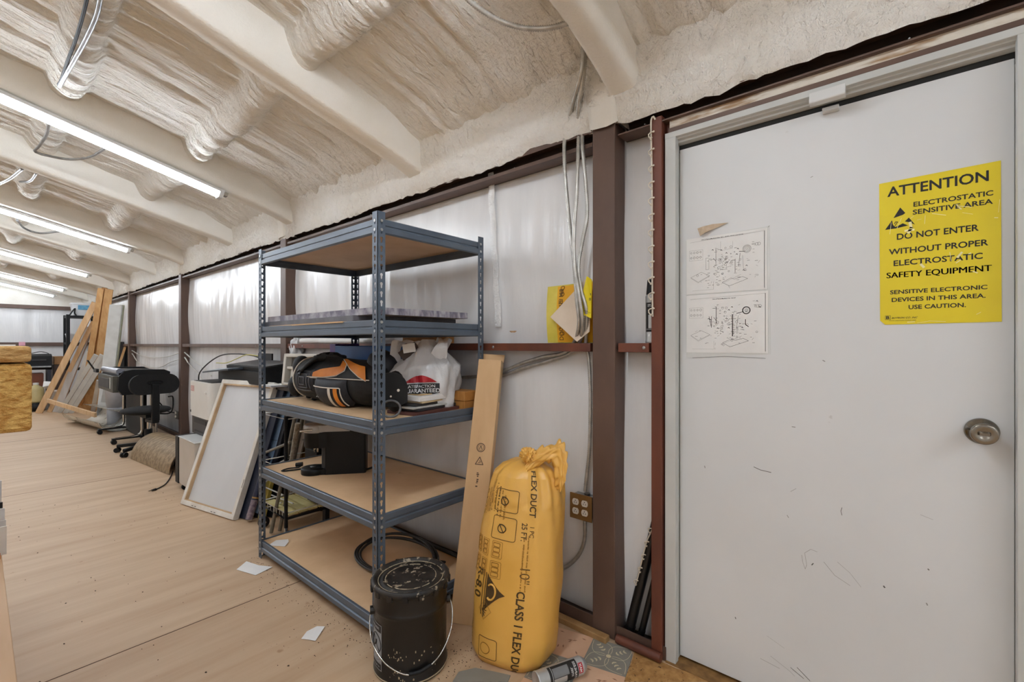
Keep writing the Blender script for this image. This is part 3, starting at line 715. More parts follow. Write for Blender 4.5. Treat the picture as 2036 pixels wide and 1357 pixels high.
M_LRED = mat('logo_red', (176, 32, 44), .45); M_LBLK = mat('logo_black', (30, 30, 32), .45)
def polymap(mb, poly, m, fn, nx=10):                      # quad strip between two edges given as list of (x, ylo, yhi)
    vs = []; fs = []
    for x, a, b in poly: vs += [fn(x, a), fn(x, (a+b)/2), fn(x, b)]
    for i in range(len(poly)-1):
        o = i*3; fs += [(o, o+3, o+4, o+1), (o+1, o+4, o+5, o+2)]
    mb.add(vs, fs, m)
polymap(mb, [(-.085+.17*i/14, .085+.004*math.sin(i), .135) for i in range(15)], M_LBLK, sbl)
for s_, y0 in ((1, .135), (-1, .085)):
    polymap(mb, [(-.075+.15*i/14, min(y0+s_*(.006), y0+s_*(.006+.035*math.sin(math.pi*i/14))), max(y0+s_*.006, y0+s_*(.006+.035*math.sin(math.pi*i/14)))) for i in range(15)], M_LRED, sbl)
mb.text('GUARANTEED', .027, M_POLY, None, .02, 'CENTER', lambda x, y: sbl(x, y+.092)+Vector((.003, -.004, 0)), sub=.02)
mb.text('SATISFACTION', .020, M_POLY, None, .02, 'CENTER', lambda x, y: sbl(x, y+.116)+Vector((.003, -.004, 0)), sub=.02)
part(t, 'printed_logo', mb, 'red and black printed logo')
mb = MB(); mb.box((-.05, -.035, 0), (.05, .035, .05), mat('dark_carton', (62, 46, 38), .6), frame((-1.885, 1.44, 1.20), (.55, .6, .55), (-.7, .7, 0), (-.4, -.4, .8))); single('carton', 'dark brown carton poking out of the shopping bag', 'carton', mb, bevel=.002)
mb = MB(); mb.box((-.03, -.022, 0), (.03, .022, .012), M_PAPER, frame((-1.86, 1.40, 1.235), (.65, .75, .15), (-.2, -.05, .97), (.72, -.66, .1))); single('price_card', 'small white printed card in the mouth of the shopping bag', 'card', mb)

# ---- paper pile
z = .925
pile = [('notebook', 'maroon hardback folder lowest in the paper pile on the middle shelf', (84, 46, 40), .016, (0, 0)), ('notebook', 'black notebook above the maroon folder in the paper pile', (40, 40, 44), .012, (-.02, .01)), ('magazine', 'pale grey magazine in the middle of the paper pile', (186, 186, 182), .010, (-.012, -.01)),
        ('notebook', 'black ring binder under the white papers in the pile', (46, 46, 48), .012, (-.022, .0)), ('envelope', 'buff envelope under the white paper ream in the pile', (206, 184, 146), .008, (-.01, .02)), ('paper_ream', 'thick stack of white paper near the top of the paper pile', (228, 228, 228), .024, (.0, .012)), ('envelope', 'tan envelope on the very top of the paper pile', (214, 180, 128), .004, (-.03, .03))]
for i, (nm, lb, c_, h_, sh) in enumerate(pile):
    mb = MB(); m_ = mat('pile_%d' % i, c_, .6, col2=tuple(int(q*.93) for q in c_), scale=(30 if c_[0] > 200 else 8), stretch=(1, 1, 12 if c_[0] > 200 else 1))
    w_, d_ = (.10-.004*i, .15-.006*i); a_ = math.radians(8+3*math.sin(i*2.1))
    mb.box((-w_, -d_, z+.0004), (w_, d_, z+h_), m_, T(-1.785+sh[0], 1.435+sh[1], 0) @ RZ(a_)); single(nm, lb, nm.replace('_', ' '), mb, 'papers piled on the middle shelf', bevel=.002); z += h_+.0006
# wooden box
M_BOXW = mat('box_wood', (176, 124, 62), .55, col2=(150, 98, 44), scale=10, stretch=(3, 1, 1))
t = thing('wooden_box', 'honey coloured wooden box behind the paper pile on the middle shelf', 'box', (-1.74, 1.655, .925))
mb = MB(); mb.box((-1.86, 1.60, .925), (-1.672, 1.695, .965), M_BOXW); part(t, 'box_base', mb, bevel=.003)
mb = MB(); mb.box((-1.865, 1.596, .966), (-1.668, 1.699, 1.015), M_BOXW); part(t, 'lid', mb, bevel=.004)

# ---- coffee machine on the lower shelf
M_CMK = mat('machine_black', (10, 10, 11), .42, col2=(7, 7, 8), scale=8, spec=.3)
t = thing('coffee_machine', 'black pod coffee machine with silver head on the fourth shelf', 'coffee machine', (-2.43, 1.3, .530))
z0 = .530
cmx = Vector((-.62, -.78, 0)).normalized(); cmy = Vector((0, 0, 1)); cmz = cmx.cross(cmy); cmo = Vector((-2.455, 1.30, z0))
# local: x toward the drip tray, y to the side, z up
ML = frame(cmo, cmx, Vector((0, 0, 1)).cross(cmx), (0, 0, 1))
ML2 = ML @ T(0, 0, -.018); M_LIDS = mat('machine_silver', (176, 176, 174), .4, metal=.25, col2=(164, 164, 162))
mb = MB(); mb.prism(rrect(-.20, -.055, .02, .055, .012), .325, M_CMK, ML); part(t, 'body', mb, bevel=.004)
mb = MB(); mb.prism(rrect(-.02, -.032, .04, .032, .01), .25, mat('machine_dark_grey', (58, 58, 58), .4), ML); part(t, 'neck', mb)
mb = MB(); mb.lathe([(0, .168), (.058, .168), (.061, .172), (.061, .252)], M_CMK, ML2 @ T(.075, 0, 0), 32); mb.prism(rrect(-.02, -.055, .08, .055, .01), .085, M_CMK, ML2 @ T(0, 0, .168)); part(t, 'brew_head', mb)
mb = MB(); mb.lathe([(.0625, .252), (.0635, .257), (.0635, .285), (.058, .295), (0, .297)], M_LIDS, ML2 @ T(.075, 0, 0), 32); mb.prism(rrect(-.12, -.0565, .08, .0565, .01), .036, M_LIDS, ML2 @ T(0, 0, .257))
mb.cyl(ML2 @ Vector((.08, .06, .273)), ML2 @ Vector((.145, .062, .266)), .006, M_CHROME, n=10); part(t, 'lever_lid', mb, 'silver lid and lever', .002)
mb = MB(); mb.lathe([(.0, .135), (.007, .135), (.012, .168)], M_CHROME, ML2 @ T(.078, 0, 0), 14); mb.lathe([(.004, .138), (.007, .168)], M_CHROME, ML2 @ T(.062, .012, 0), 10); part(t, 'spout', mb, 'chrome spouts')
mb = MB(); mb.lathe([(0, .0), (.066, 0), (.068, .004), (.068, .028), (.064, .034), (.03, .034), (0, .036)], M_CMK, ML @ T(.085, 0, 0), 32); mb.prism(rrect(-.02, -.05, .06, .05, .01), .03, M_CMK, ML); mb.lathe([(0, .0362), (.016, .0362), (.016, .0375), (0, .0375)], M_STEEL, ML @ T(.09, .0, 0), 14); part(t, 'drip_tray', mb)
mb = MB(); mb.fineprint(.062, .014, M_STEEL, None, ML @ frame((.1372, -.032, .187), (0, 1, 0), (0, 0, 1), (1, 0, 0)), 3); part(t, 'lettering', mb, 'small silver lettering')
mb = MB(); mb.tube(spline([ML @ Vector((.02, -.062, .006)), ML @ Vector((.10, -.10, .005)), (-2.66, 1.13, z0+.005), (-2.69, 1.17, z0+.006), (-2.655, 1.215, z0+.01), (-2.665, 1.235, z0+.02), (-2.69, 1.22, z0+.025)], .012), .0042, M_BLACK, 8)
mb.cyl((-2.69, 1.215, z0+.018), (-2.665, 1.242, z0+.022), .012, M_BLACK, n=10); mb.cyl(ML @ Vector((-.2, .03, .012)), ML @ Vector((-.245, .05, .03)), .006, M_BLACK, n=8); part(t, 'power_cord', mb)

# ---- coil of black tubing on the bottom shelf
mb = MB()
pts = []
for i in range(260):
    a = .6+i*6.283*3.4/260; w = 1+.06*math.sin(i*.045)-.05*(i/260); pts.append((-2.06+.265*w*math.cos(a), 1.47+.175*w*math.sin(a), .108+.010*(i % 77)/77+.05*(i/260)*max(0, math.sin(a-.4))))
mb.tube(pts, .0072, mat('black_hose', (44, 42, 40), .4, col2=(32, 31, 30)), 8)
mb.tube(spline([pts[0], (-1.80, 1.58, .12), (-1.9, 1.50, .13), (-2.0, 1.42, .125)], .02), .0072, MATS['black_hose'], 8)
single('hose_coil', 'loose coil of black hose on the bottom shelf of the shelving unit', 'hose', mb)
mb = MB(); mb.cyl((-2.2, 1.69, .105), (-1.72, 1.69, .105), .010, MATS['black_hose'], n=10); single('black_rod', 'black rod along the back of the bottom shelf', 'rod', mb)

def scrap(name, label, px, z, m=M_PAPER, group=None, curl=.004, cat='paper'):
    P = [onZ(u, v, z+.001) for u, v in px]; n = len(P); c = sum(P, Vector())/n
    rg = [Vector((0, 0, .0005+curl*(.5+.5*math.sin(i*2.4)))) for i in range(n)]
    top = [P[i]+rg[i] for i in range(n)]+[c+Vector((0, 0, .0012))]
    bot = [p-Vector((0, 0, .0006)) for p in top]
    mb = MB(); mb.add(top+bot, [(i, (i+1) % n, n) for i in range(n)]+[(n+1+(i+1) % n, n+1+i, 2*n+1) for i in range(n)]+[((i+1) % n, i, n+1+i, n+1+(i+1) % n) for i in range(n)], m)
    return single(name, label, cat, mb, group)
scrap('paper_scrap', 'torn white paper scrap lying on the bottom shelf by the left post', [(533, 1086), (549, 1076), (573, 1073), (574, 1079), (566, 1088)], .095, group='torn paper scraps')
scrap('paper_scrap', 'torn white paper scrap on the floor beside the left shelf post', [(470, 1134), (490, 1118), (515, 1125), (542, 1129), (521, 1139), (508, 1145)], 0, group='torn paper scraps')
scrap('paper_scrap', 'torn white paper scrap on the floor in front of the black bucket', [(599, 1272), (610, 1258), (630, 1246), (646, 1248), (627, 1276), (612, 1273)], 0, group='torn paper scraps')

# ------------------------------------------------------------------ things on the door
def fit_text(mb, txt, pl, pr, cap_px, m, Mplane, toloc, bold=.02, shear=0):
    a = toloc(*pl); b = toloc(*pr)
    vs, fs = text_mesh(txt, 1.0, bold, 'LEFT', 1, 0, shear)
    xs = [v[0] for v in vs]; w0, w1 = min(xs), max(xs); caph = .70
    hgt = cap_px; sx = (b[0]-a[0])/(w1-w0); sy = hgt/caph
    zb = (a[1]+b[1])/2
    mb.add([(a[0]+(v[0]-w0)*sx, zb+v[1]*sy, 0) for v in vs], fs, m, False, Mplane)
SYY = DY-.0022
def spx(u, v): q = onY(u, v, SYY); return (q.x, q.z)
M_YEL = mat('sign_yellow', (228, 208, 10), .38, col2=(222, 200, 4), scale=5, bump=.0015, bscale=22, spec=.6)
t = thing('warning_sign', 'yellow plastic sign reading ATTENTION electrostatic sensitive area taped to the white door', 'sign', (.087, DY, 1.316))
cs = [spx(1748, 366), spx(1990, 319), spx(1992, 640), spx(1760, 646), spx(1750, 638)]
mb = MB(); mb.prism([(p[0], p[1]) for p in reversed(cs)], .0012, M_YEL, frame((0, DY-.0005, 0), (1, 0, 0), (0, 0, 1), (0, -1, 0))); part(t, 'sheet', mb)
MS = frame((0, DY-.0022, 0), (1, 0, 0), (0, 0, 1), (0, -1, 0))
mb = MB(); k = .0021
for txt, pl, pr, cap in (('ATTENTION', (1764.3, 391.7), (1966, 359.2), 21), ('ELECTROSTATIC', (1816.2, 411.3), (1975, 387.9), 10), ('SENSITIVE AREA', (1814.7, 427), (1974.4, 405.2), 10.2),
                         ('DO NOT ENTER', (1783.2, 477.3), (1946.3, 458.2), 13), ('WITHOUT PROPER', (1767.3, 507.1), (1965.4, 487.5), 12.3), ('ELECTROSTATIC', (1776.7, 529.5), (1954, 514.1), 12), ('SAFETY EQUIPMENT', (1763, 554), (1971.7, 538.6), 12.5),
                         ('SENSITIVE ELECTRONIC', (1769.7, 585.5), (1963.3, 575), 8.6), ('DEVICES IN THIS AREA.', (1773, 601), (1959.8, 591.8), 8.8), ('USE CAUTION.', (1806.5, 615), (1920.6, 610.7), 8.8)):
    if 'EQUIP' in txt:
        for q_ in (-.5, 0, .5): fit_text(mb, txt, (pl[0]+q_, pl[1]), (pr[0]+q_, pr[1]), cap*.00137, M_INK, MS, spx, 0)
    else: fit_text(mb, txt, pl, pr, cap*.00137, M_INK, MS, spx, .020)
fit_text(mb, 'BOTRON CO. INC', (1773, 633.8), (1824.7, 633.8), 3.6*.0014, M_INK, MS, spx, .01, .35)
fit_text(mb, 'STATIC SOLUTIONS WORLD WIDE', (1768, 638.6), (1822, 638.2), 1.8*.0014, M_INK, MS, spx, 0, .2)
fit_text(mb, 'B', (1761.8, 634.8), (1768.4, 634.6), 6*.0014, M_INK, MS, spx, .03)
mb.strokes([spx(1760.3, 628.5), spx(1770.3, 628), spx(1770.3, 636), spx(1760.3, 636.2)], .0008, M_INK, MS, True)
part(t, 'lettering', mb, 'black lettering')
mb = MB(); cv = lambda x, y: spx(1740+x/7.83, 310+y/7.83)
for pg in ([(390, 805), (285, 972), (435, 918), (470, 890)], [(155, 1155), (330, 1130), (515, 1085), (430, 1052), (340, 1100), (318, 1108), (285, 1085), (272, 1060), (265, 1003)], [(462, 1022), (545, 1040), (622, 1072), (525, 962)]):
    q = [cv(*p) for p in pg]; mb.flat(q, M_INK, MS)
mb.strokes([cv(*p) for p in ((300, 1060), (320, 1028), (350, 1030), (330, 1060), (310, 1090))], .0018, M_INK, MS)
part(t, 'hand_symbol', mb, 'black triangle with hand symbol')
mb = MB(); M_TORN = mat('scratch_white', (246, 238, 176), .5)
for pts, w in (([(545, 1040), (560, 1120), (520, 1200)], .007), ([(470, 1170), (600, 1150)], .006), ([(1270, 760), (1300, 800), (1340, 830)], .003), ([(1280, 780), (1500, 800)], .0016), ([(890, 900), (1100, 925)], .0016), ([(780, 930), (770, 1060)], .001), ([(250, 1040), (230, 1220)], .001), ([(410, 970), (340, 1130)], .001), ([(600, 940), (545, 980)], .001), ([(1860, 965), (1910, 965)], .002), ([(1940, 680), (1920, 880)], .0007), ([(1360, 885), (1520, 910)], .0009), ([(655, 1000), (720, 985)], .0008)):
    mb.strokes([cv(*p) for p in pts], w, M_TORN, MS @ T(0, 0, .0003))
cw = lambda x, y: spx(1740+x/7.142, 470+y/7.142)
for pts, w in (([(1170, 300), (1230, 230)], .005), ([(650, 400), (690, 440)], .006), ([(1150, 380), (1210, 340)], .0022), ([(1390, 500), (1450, 520)], .003), ([(460, 1222), (560, 1215)], .0022), ([(600, 1235), (770, 1205), (1000, 1212)], .0011), ([(1060, 230), (1080, 350)], .0012), ([(1330, 250), (1360, 240)], .0025), ([(1440, 1110), (1500, 1080)], .0012)):
    mb.strokes([cw(*p) for p in pts], w, M_TORN, MS @ T(0, 0, .0003))
part(t, 'scratches', mb, 'pale scratches in the yellow print')

# clear sleeve with two exploded diagrams
t = thing('document_sleeve', 'clear plastic sleeve taped on the white door beside the yellow sign', 'sleeve', (-.495, DY, 1.2))
M_CLEAR = mat('clear_sleeve', (214, 216, 214), .25, spec=.6, col2=(208, 210, 208))
mb = MB(); q = [spx(*p) for p in ((1364, 480), (1530, 449), (1532, 705), (1364, 712))]
mb.prism([(p[0], p[1]) for p in reversed(q)], .0006, M_CLEAR, frame((0, DY-.0003, 0), (1, 0, 0), (0, 0, 1), (0, -1, 0))); part(t, 'pocket', mb)
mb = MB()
for pts in ([(1377, 712), (1440, 709), (1522, 713)], [(1530, 449), (1527, 452)]): mb.strokes([spx(*p) for p in pts], .0012, M_NICKSHADE, MS)  # dark strokes painted as the shadow along the sleeve's edge
part(t, 'edge_shadow_line', mb, 'painted shadow line along the lower edge of the sleeve')
mb = MB(); P = [onY(*p, DY-.001) for p in ((1387, 455), (1400, 452), (1418, 447), (1448, 443), (1420, 456), (1404, 464), (1394, 471))]
n_ = len(P); lift = [0, .012, .008, 0, .004, .012, .010]
top = [p+Vector((0, -.002-l, 0)) for p, l in zip(P, lift)]; bot = [p+Vector((0, -.001-l, 0)) for p, l in zip(P, lift)]
mb.add(top+bot, [tuple(range(n_)), tuple(range(2*n_-1, n_-1, -1))]+[(i, (i+1) % n_, n_+(i+1) % n_, n_+i) for i in range(n_)], mat('kraft_tape', (206, 188, 166), .6, col2=(186, 164, 136), scale=30))
single('tape_remnant', 'curled tan tape remnant peeling off the door above the diagram sheets', 'tape', mb)
def diagram(label, pxq, title, tl, tr, seed, dark):
    t = thing('diagram_sheet', label, 'diagram', tuple(onY(pxq[0][0], pxq[0][1], DY)), 'exploded parts diagrams')
    q = [spx(*p) for p in pxq]; x0, x1 = q[0][0], q[1][0]; y1 = (q[0][1]+q[1][1])/2; y0 = (q[2][1]+q[3][1])/2
    mb = MB(); mb.box((x0, DY-.0026, y0), (x1, DY-.0014, y1), M_PAPER); part(t, 'sheet', mb)
    MQ = frame((x0, DY-.0031, y0), (x1-x0, 0, 0), (0, 0, y1-y0), (0, -1, 0))
    R = random.Random(seed); mb = MB(); Mi = frame((x0, DY-.0031, y0), (1, 0, 0), (0, 0, 1), (0, -1, 0)); Wd, Hd = x1-x0, y1-y0
    G = mat('print_grey', (112, 112, 110), .7); D_ = mat('print_dark', (52, 52, 52), .7)
    S = lambda pts, w=.0006, m=G, cl=False: mb.strokes([(a*Wd, b*Hd) for a, b in pts], w, m, Mi, cl)
    def E(cx, cy, r, m=G, w=.0006, ry=None): S([(cx+r*math.cos(6.283*i/18), cy+(ry or r)*1.3*math.sin(6.283*i/18)) for i in range(18)], w, m, True)
    S([(.05, .93), (.97, .96), (.97, .03)], .0005); S([(.972, .96), (.972, .03)], .0014, D_)
    S([(.04, .60), (.22, .60), (.22, .78), (.04, .78)], .0004, G, True)
    for k in range(2):
        for j in range(4): E(.065+j*.042, .74-.09*k, .010+.004*R.random(), D_ if R.random() < .5 else G, .0009)
    S([(.06, .30), (.16, .21), (.31, .31), (.20, .38)], .0007, G, True); S([(.06, .29), (.16, .195), (.31, .30)], .0005)
    S([(.47, .17), (.56, .10), (.78, .20), (.72, .24), (.62, .21), (.58, .235)], .0008, D_, True)
    for r in ((.050, .040, .028, .012) if not dark else (.048, .045, .042, .038, .02, .01)): E(.77 if not dark else .755, .70, r, D_ if dark and r > .03 else G, .0008)
    for cx in (.86, .885, .91): E(cx, .76, .018 if cx > .87 else .010, D_ if cx > .9 else G, .0008)
    S([(.39, .78), (.39, .50)], .0018 if dark else .001, D_); S([(.36, .60), (.39, .55)], .0014, D_)
    if dark:
        S([(.59, .64), (.59, .28)], .0030, D_); S([(.605, .66), (.605, .3)], .0008); S([(.66, .62), (.64, .42)], .0008); S([(.745, .55), (.745, .47), (.78, .43)], .0022, D_); S([(.30, .62), (.33, .43)], .0016, D_); S([(.33, .62), (.33, .45)], .0016); S([(.64, .655), (.72, .68)], .002, D_)
    else:
        S([(.69, .64), (.67, .42)], .0012, G); S([(.72, .60), (.73, .35), (.76, .33)], .0007); S([(.45, .88), (.45, .72), (.60, .74), (.60, .86)], .0004, G); S([(.30, .60), (.30, .42), (.26, .42), (.26, .62), (.30, .62)], .0006); S([(.63, .55), (.63, .32)], .0014); S([(.68, .67), (.75, .66)], .002, G)
    S([(.08, .06), (.36, .06), (.36, .2)], .0004); S([(.45, .14), (.70, .28)], .0005)
    for k in range(150):                                              # small parts and call-outs
        x = R.gauss(.47, .13) if k % 3 else R.uniform(.1, .92); y = R.gauss(.46, .16) if k % 3 else R.uniform(.08, .84)
        if not (.06 < x < .93 and .06 < y < .86) or (x < .28 and y > .40) or (x > .6 and y < .14): continue
        c = R.random()
        if c < .55: l = R.uniform(.012, .035); S([(x, y), (x+l, y)], R.uniform(.0007, .0013), D_ if R.random() < .4 else G)
        elif c < .72: E(x, y, R.uniform(.005, .014), D_ if R.random() < .3 else G, .0007)
        elif c < .88: S([(x, y), (x+R.uniform(-.03, .03), y+R.uniform(-.05, .05))], .0006)
        else: S([(x, y), (x+.012, y+.012), (x+.02, y-.006)], .0016, D_)
    fit_text(mb, title, tl, tr, .0034, D_, frame((0, DY-.0031, 0), (1, 0, 0), (0, 0, 1), (0, -1, 0)), spx, .02)
    part(t, 'printed_drawing', mb, 'printed exploded drawing')
diagram('upper white sheet with exploded machine diagram titled for several machine numbers on the door', ((1365, 478), (1525, 452), (1527, 577), (1365, 585)), 'List of Parts-Machine Nos. 221-, 22141, 22151 and 22152', (1395, 478.5), (1478, 466.5), 3, False)
diagram('lower white sheet with darker exploded machine diagram titled for one machine number on the door', ((1365, 587.5), (1527, 579.5), (1527, 702), (1365, 702)), 'List of Parts-Machine No. 22157', (1417, 597), (1463, 592.5), 8, True)

# door contact
t = thing('door_sensor', 'white plastic contact sensor box on the head of the white door frame', 'sensor', (-.172, 1.76, 2.03))
mb = MB(); mb.prism([(0, 0), (.030, 0), (.032, .004), (.022, .038), (0, .038)], .094, M_WHITE, frame((-.219, 1.769, 2.030), (0, -1, 0), (0, 0, 1), (1, 0, 0))); part(t, 'housing', mb, bevel=.003)
mb = MB(); mb.box((-.19, 1.794, 2.016), (-.145, 1.82, 2.029), M_WHITE); part(t, 'magnet', mb, bevel=.002)

# white cord with clips on the stud
M_CORD = mat('cream_cord', (222, 214, 198), .5)
t = thing('clip_cord', 'cream cord with a row of small clips hanging down the red stud', 'cord', (-.76, 1.755, 1.3))
cp = [onY(u, v, 1.749) for u, v in ((1303, 238), (1299, 232), (1295, 238), (1294.5, 262), (1296, 330), (1296.5, 400), (1297, 480), (1297, 560), (1297.5, 630))]
cp[0] = cp[0]+Vector((0, 0, 0))
mb = MB(); mb.tube(spline(cp, .01), .0035, M_CORD, 8)
part(t, 'cord', mb)
def clip(t, q, s=1):
    c = MB(); c.tube([q+Vector(p)*s for p in ((.006, -.006, .010), (-.004, -.007, .009), (-.012, -.006, .004), (-.011, -.006, -.006), (-.004, -.007, -.014), (.004, -.006, -.012))], .0026*s, M_CORD, 6)
    c.ell(q+Vector((.009, -.006, .010))*s, (.004*s, .003*s, .004*s), M_CORD, 8, 6); c.ell(q+Vector((-.002, -.006, -.017))*s, (.005*s, .003*s, .003*s), M_CORD, 8, 6)
    part(t, 'clip', c)
for v in (269, 303, 336, 368, 400, 432, 463, 495, 526, 557, 588, 619): clip(t, onY(1296.5, v, 1.749))
t = thing('clip_cord', 'lower loose end of cream cord with clips along the leaning black poles', 'cord', (-.8, 1.80, .1))
mb = MB(); mb.tube(spline([onY(u, v, 1.80) for u, v in ((1299, 1026), (1297, 1052), (1286, 1078), (1274, 1125), (1264, 1165))], .01), .003, M_CORD, 6); part(t, 'cord', mb)
for u, v in ((1294, 1054), (1287, 1080), (1281, 1106), (1274, 1132), (1266, 1157)): clip(t, onY(u, v, 1.80), .8)

# leaning black poles behind the column
M_POLE = mat('gloss_black_pole', (22, 22, 23), .3)
for a, b, r, lb in (((1251, 1268), (1312, 1010), .020, 'thicker of two glossy black poles leaning between column and red stud'), ((1274, 1272), (1316, 1095), .013, 'thinner of two glossy black poles leaning between column and red stud')):
    p0 = onY(*a, 1.805); p1 = onY(*b, 1.828); p0.z = .03
    mb = MB(); mb.cyl(p0, p1, r, M_POLE, n=20); mb.cyl(p0-(p1-p0).normalized()*.012, p0+(p1-p0).normalized()*.03, r*1.08, M_BLACK, n=20); single('black_pole', lb, 'pole', mb, 'leaning black poles')

# spray cans
M_CAN = mat('can_silver', (188, 190, 190), .32, metal=.5, col2=(178, 180, 180))
def can(name, label, M_, capped, group):
    t = thing(name, label, 'spray can', tuple(M_.translation), group)
    R_ = .0325; H_ = .195
    mb = MB(); mb.lathe([(0, .004), (.028, .004), (.0305, 0), (R_, .002), (R_, .006), (.0318, .010), (.0318, H_-.008), (R_, H_-.004), (.031, H_), (.022, H_+.014), (.017, H_+.018), (0, H_+.018)], M_CAN, M_, 36); part(t, 'can_body', mb, 'silver can body')
    if capped:
        mb = MB(); mb.lathe([(.029, H_), (.029, H_+.003), (.0245, H_+.062), (.022, H_+.066), (0, H_+.066)], M_BLACK, M_, 28); part(t, 'cap', mb, 'black cap')
    mb = MB(); r = .0323
    def cm(x, y, dr=0): a = -math.pi/2+x/r; return M_ @ Vector(((r+dr)*math.cos(a), (r+dr)*math.sin(a), y))
    def patch(x0, x1, y0, y1, m, dr=0): mb.grid(lambda u, v: cm(x0+(x1-x0)*u, y0+(y1-y0)*v, dr), 14, 3, m)
    patch(-.042, .042, .045, .165, M_INK); patch(-.015, .02, .167, .185, M_LRED, .0004); patch(-.028, -.004, .06, .115, M_CAN, .0004); patch(-.002, .03, .06, .125, mat('can_grey', (120, 122, 124), .4), .0004); patch(-.04, .04, .055, .057, M_CAN, .0004)
    mb.text('STAINLESS', .0135, M_WHITE, None, .02, 'CENTER', lambda x, y: cm(x, y+.148, .0008), sub=.006); mb.text('STEEL', .0115, M_WHITE, None, .02, 'CENTER', lambda x, y: cm(x, y+.134, .0008), sub=.006)
    mb.text('MAX', .013, M_WHITE, None, .03, 'CENTER', lambda x, y: cm(x+.003, y+.171, .001), sub=.006)
    part(t, 'printed_label', mb, 'black printed label')
    return t
can('spray_can', 'silver spray can with black cap standing on the rail behind the red stud', T(-.768, 1.806, 1.2605) @ RZ(.62), True, 'silver spray cans')
dirc = Vector((.077, .174, 0)).normalized(); sidec = Vector((0, 0, 1)).cross(dirc)
can('spray_can', 'silver spray can lying on the floor against the yellow duct bag', frame((-1.000, 1.312, .0335), Vector((0, 0, 1)).cross(dirc).cross(dirc)*-1, Vector((0, 0, 1)).cross(dirc)*1.0, dirc) @ RZ(math.radians(20)), False, 'silver spray cans')

# yellow packet, envelope and tag on the rail beside the column
t = thing('yellow_packet', 'bent yellow packet with orange panel on the rail left of the column', 'packet', (-1.17, 1.81, 1.262))
M_YP = mat('packet_yellow', (222, 206, 96), .45, col2=(206, 190, 70), scale=9); M_OP = mat('packet_orange', (236, 178, 36), .45, col2=(226, 164, 24), scale=9)
def pkf(u, v): return Vector((-1.298+.268*u, 1.806+.018*math.sin(u*2.6)-.012*math.sin(math.pi*v)-.006*(1-u), 1.262+.272*v+.012*u*v-.0*(1-u)))
mb = MB(); mb.grid(pkf, 16, 10, M_YP); mb.grid(lambda u, v: pkf(u, v)+Vector((0, .02, 0)), 16, 10, M_YP, flip=True); part(t, 'packet_body', mb)
mb = MB(); mb.grid(lambda u, v: pkf(.20+.78*u, .01+.97*v)+Vector((0, -.0015, 0)), 14, 8, M_OP)
for vv, s in ((.90, 'l S'), (.72, 'SB MR'), (.55, 'e WE'), (.38, 'PB MR'), (.10, 'DOG HW')):
    mb.text(s, .03, mat('packet_ink', (120, 84, 20), .6), None, .01, 'LEFT', lambda x, y: pkf(.24+y/.268+.0, vv-.06+x/.272*.9)+Vector((0, -.003, 0)))
for vv in (.95, .84, .62, .3, .16):
    c = [pkf(.30+.035*math.cos(6.283*i/12), vv+.03*math.sin(6.283*i/12))+Vector((0, -.003, 0)) for i in range(12)]; mb.tube(c, .0015, MATS['packet_ink'], 4, closed=True)
part(t, 'orange_panel', mb, 'orange printed panel')
def sheet3(name, label, cat, px, y, m, lean=0, group=None, dy=None):
    P = [onY(u, v, y+(dy[i] if dy else 0)) for i, (u, v) in enumerate(px)]; n = len(P)
    mb = MB(); mb.add(P+[p+Vector((0, .0022, 0)) for p in P], [tuple(range(n)), tuple(range(2*n-1, n-1, -1))]+[(i, n+i, n+(i+1) % n, (i+1) % n) for i in range(n)], m); return mb
mb = sheet3('', '', '', [(1094, 631), (1147, 680), (1172, 660), (1175, 560), (1165, 554)], 1.772, mat('cream_paper', (226, 212, 194), .7, col2=(218, 202, 182), scale=8))
single('envelope', 'cream envelope standing on its corner against the yellow packet', 'envelope', mb)
t = thing('yellow_tag', 'bright yellow folded tag hanging behind the conduits at the column', 'tag', (-1.05, 1.745, 1.4))
mb = sheet3('', '', '', [(1166.5, 549.5), (1149, 621), (1175.5, 633.5), (1176.5, 556)], 1.752, M_YEL, dy=[.0, -.012, -.002, .0]); part(t, 'sheet', mb)
mb = MB(); MT = frame((0, 1.7385, 0), (1, 0, 0), (0, 0, 1), (0, -1, 0))
def tpx(u, v): q = onY(u, v, 1.7385); return (q.x, q.z)
fit_text(mb, 'DE', (1171, 596), (1175.3, 599), .010, M_INK, MT, tpx, .03); fit_text(mb, 'B', (1173.4, 587), (1175.3, 588), .009, M_INK, MT, tpx, .02)
mb.strokes([tpx(1158, 616), tpx(1174, 623)], .0012, M_INK, MT); mb.strokes([tpx(1158, 619), tpx(1171, 625)], .0007, M_INK, MT); mb.strokes([tpx(1156, 612), tpx(1158, 615)], .003, M_INK, MT)
part(t, 'lettering', mb, 'black lettering')

# conduits
M_CON = mat('flex_conduit', (206, 204, 198), .32, metal=.6, col2=(178, 176, 170), scale=30)
def conduit(name, label, pts, r=.0095, group='metal flex conduits'):
    P = spline(pts, .0042); mb = MB(); mb.tube(P, r, M_CON, 10, rf=lambda i: r*(1.0 if i % 2 else .70)); return single(name, label, 'conduit', mb, group)
def CY(l): return [onY(u, v, y) for u, v, y in l]
conduit('flex_conduit', 'leftmost flex conduit hanging from the ceiling, bending left behind the shelving unit',
        CY([(1160, 78, 1.62), (1156, 140, 1.64), (1141, 200, 1.70), (1127, 252, 1.775), (1122, 290, 1.748), (1124, 350, 1.738), (1133, 450, 1.738), (1141, 520, 1.738), (1146, 590, 1.735), (1151, 645, 1.75), (1141, 682, 1.80), (1118, 703, 1.82), (1080, 710, 1.82), (1040, 722, 1.825), (1000, 738, 1.825), (955, 748, 1.83), (905, 752, 1.83)]))
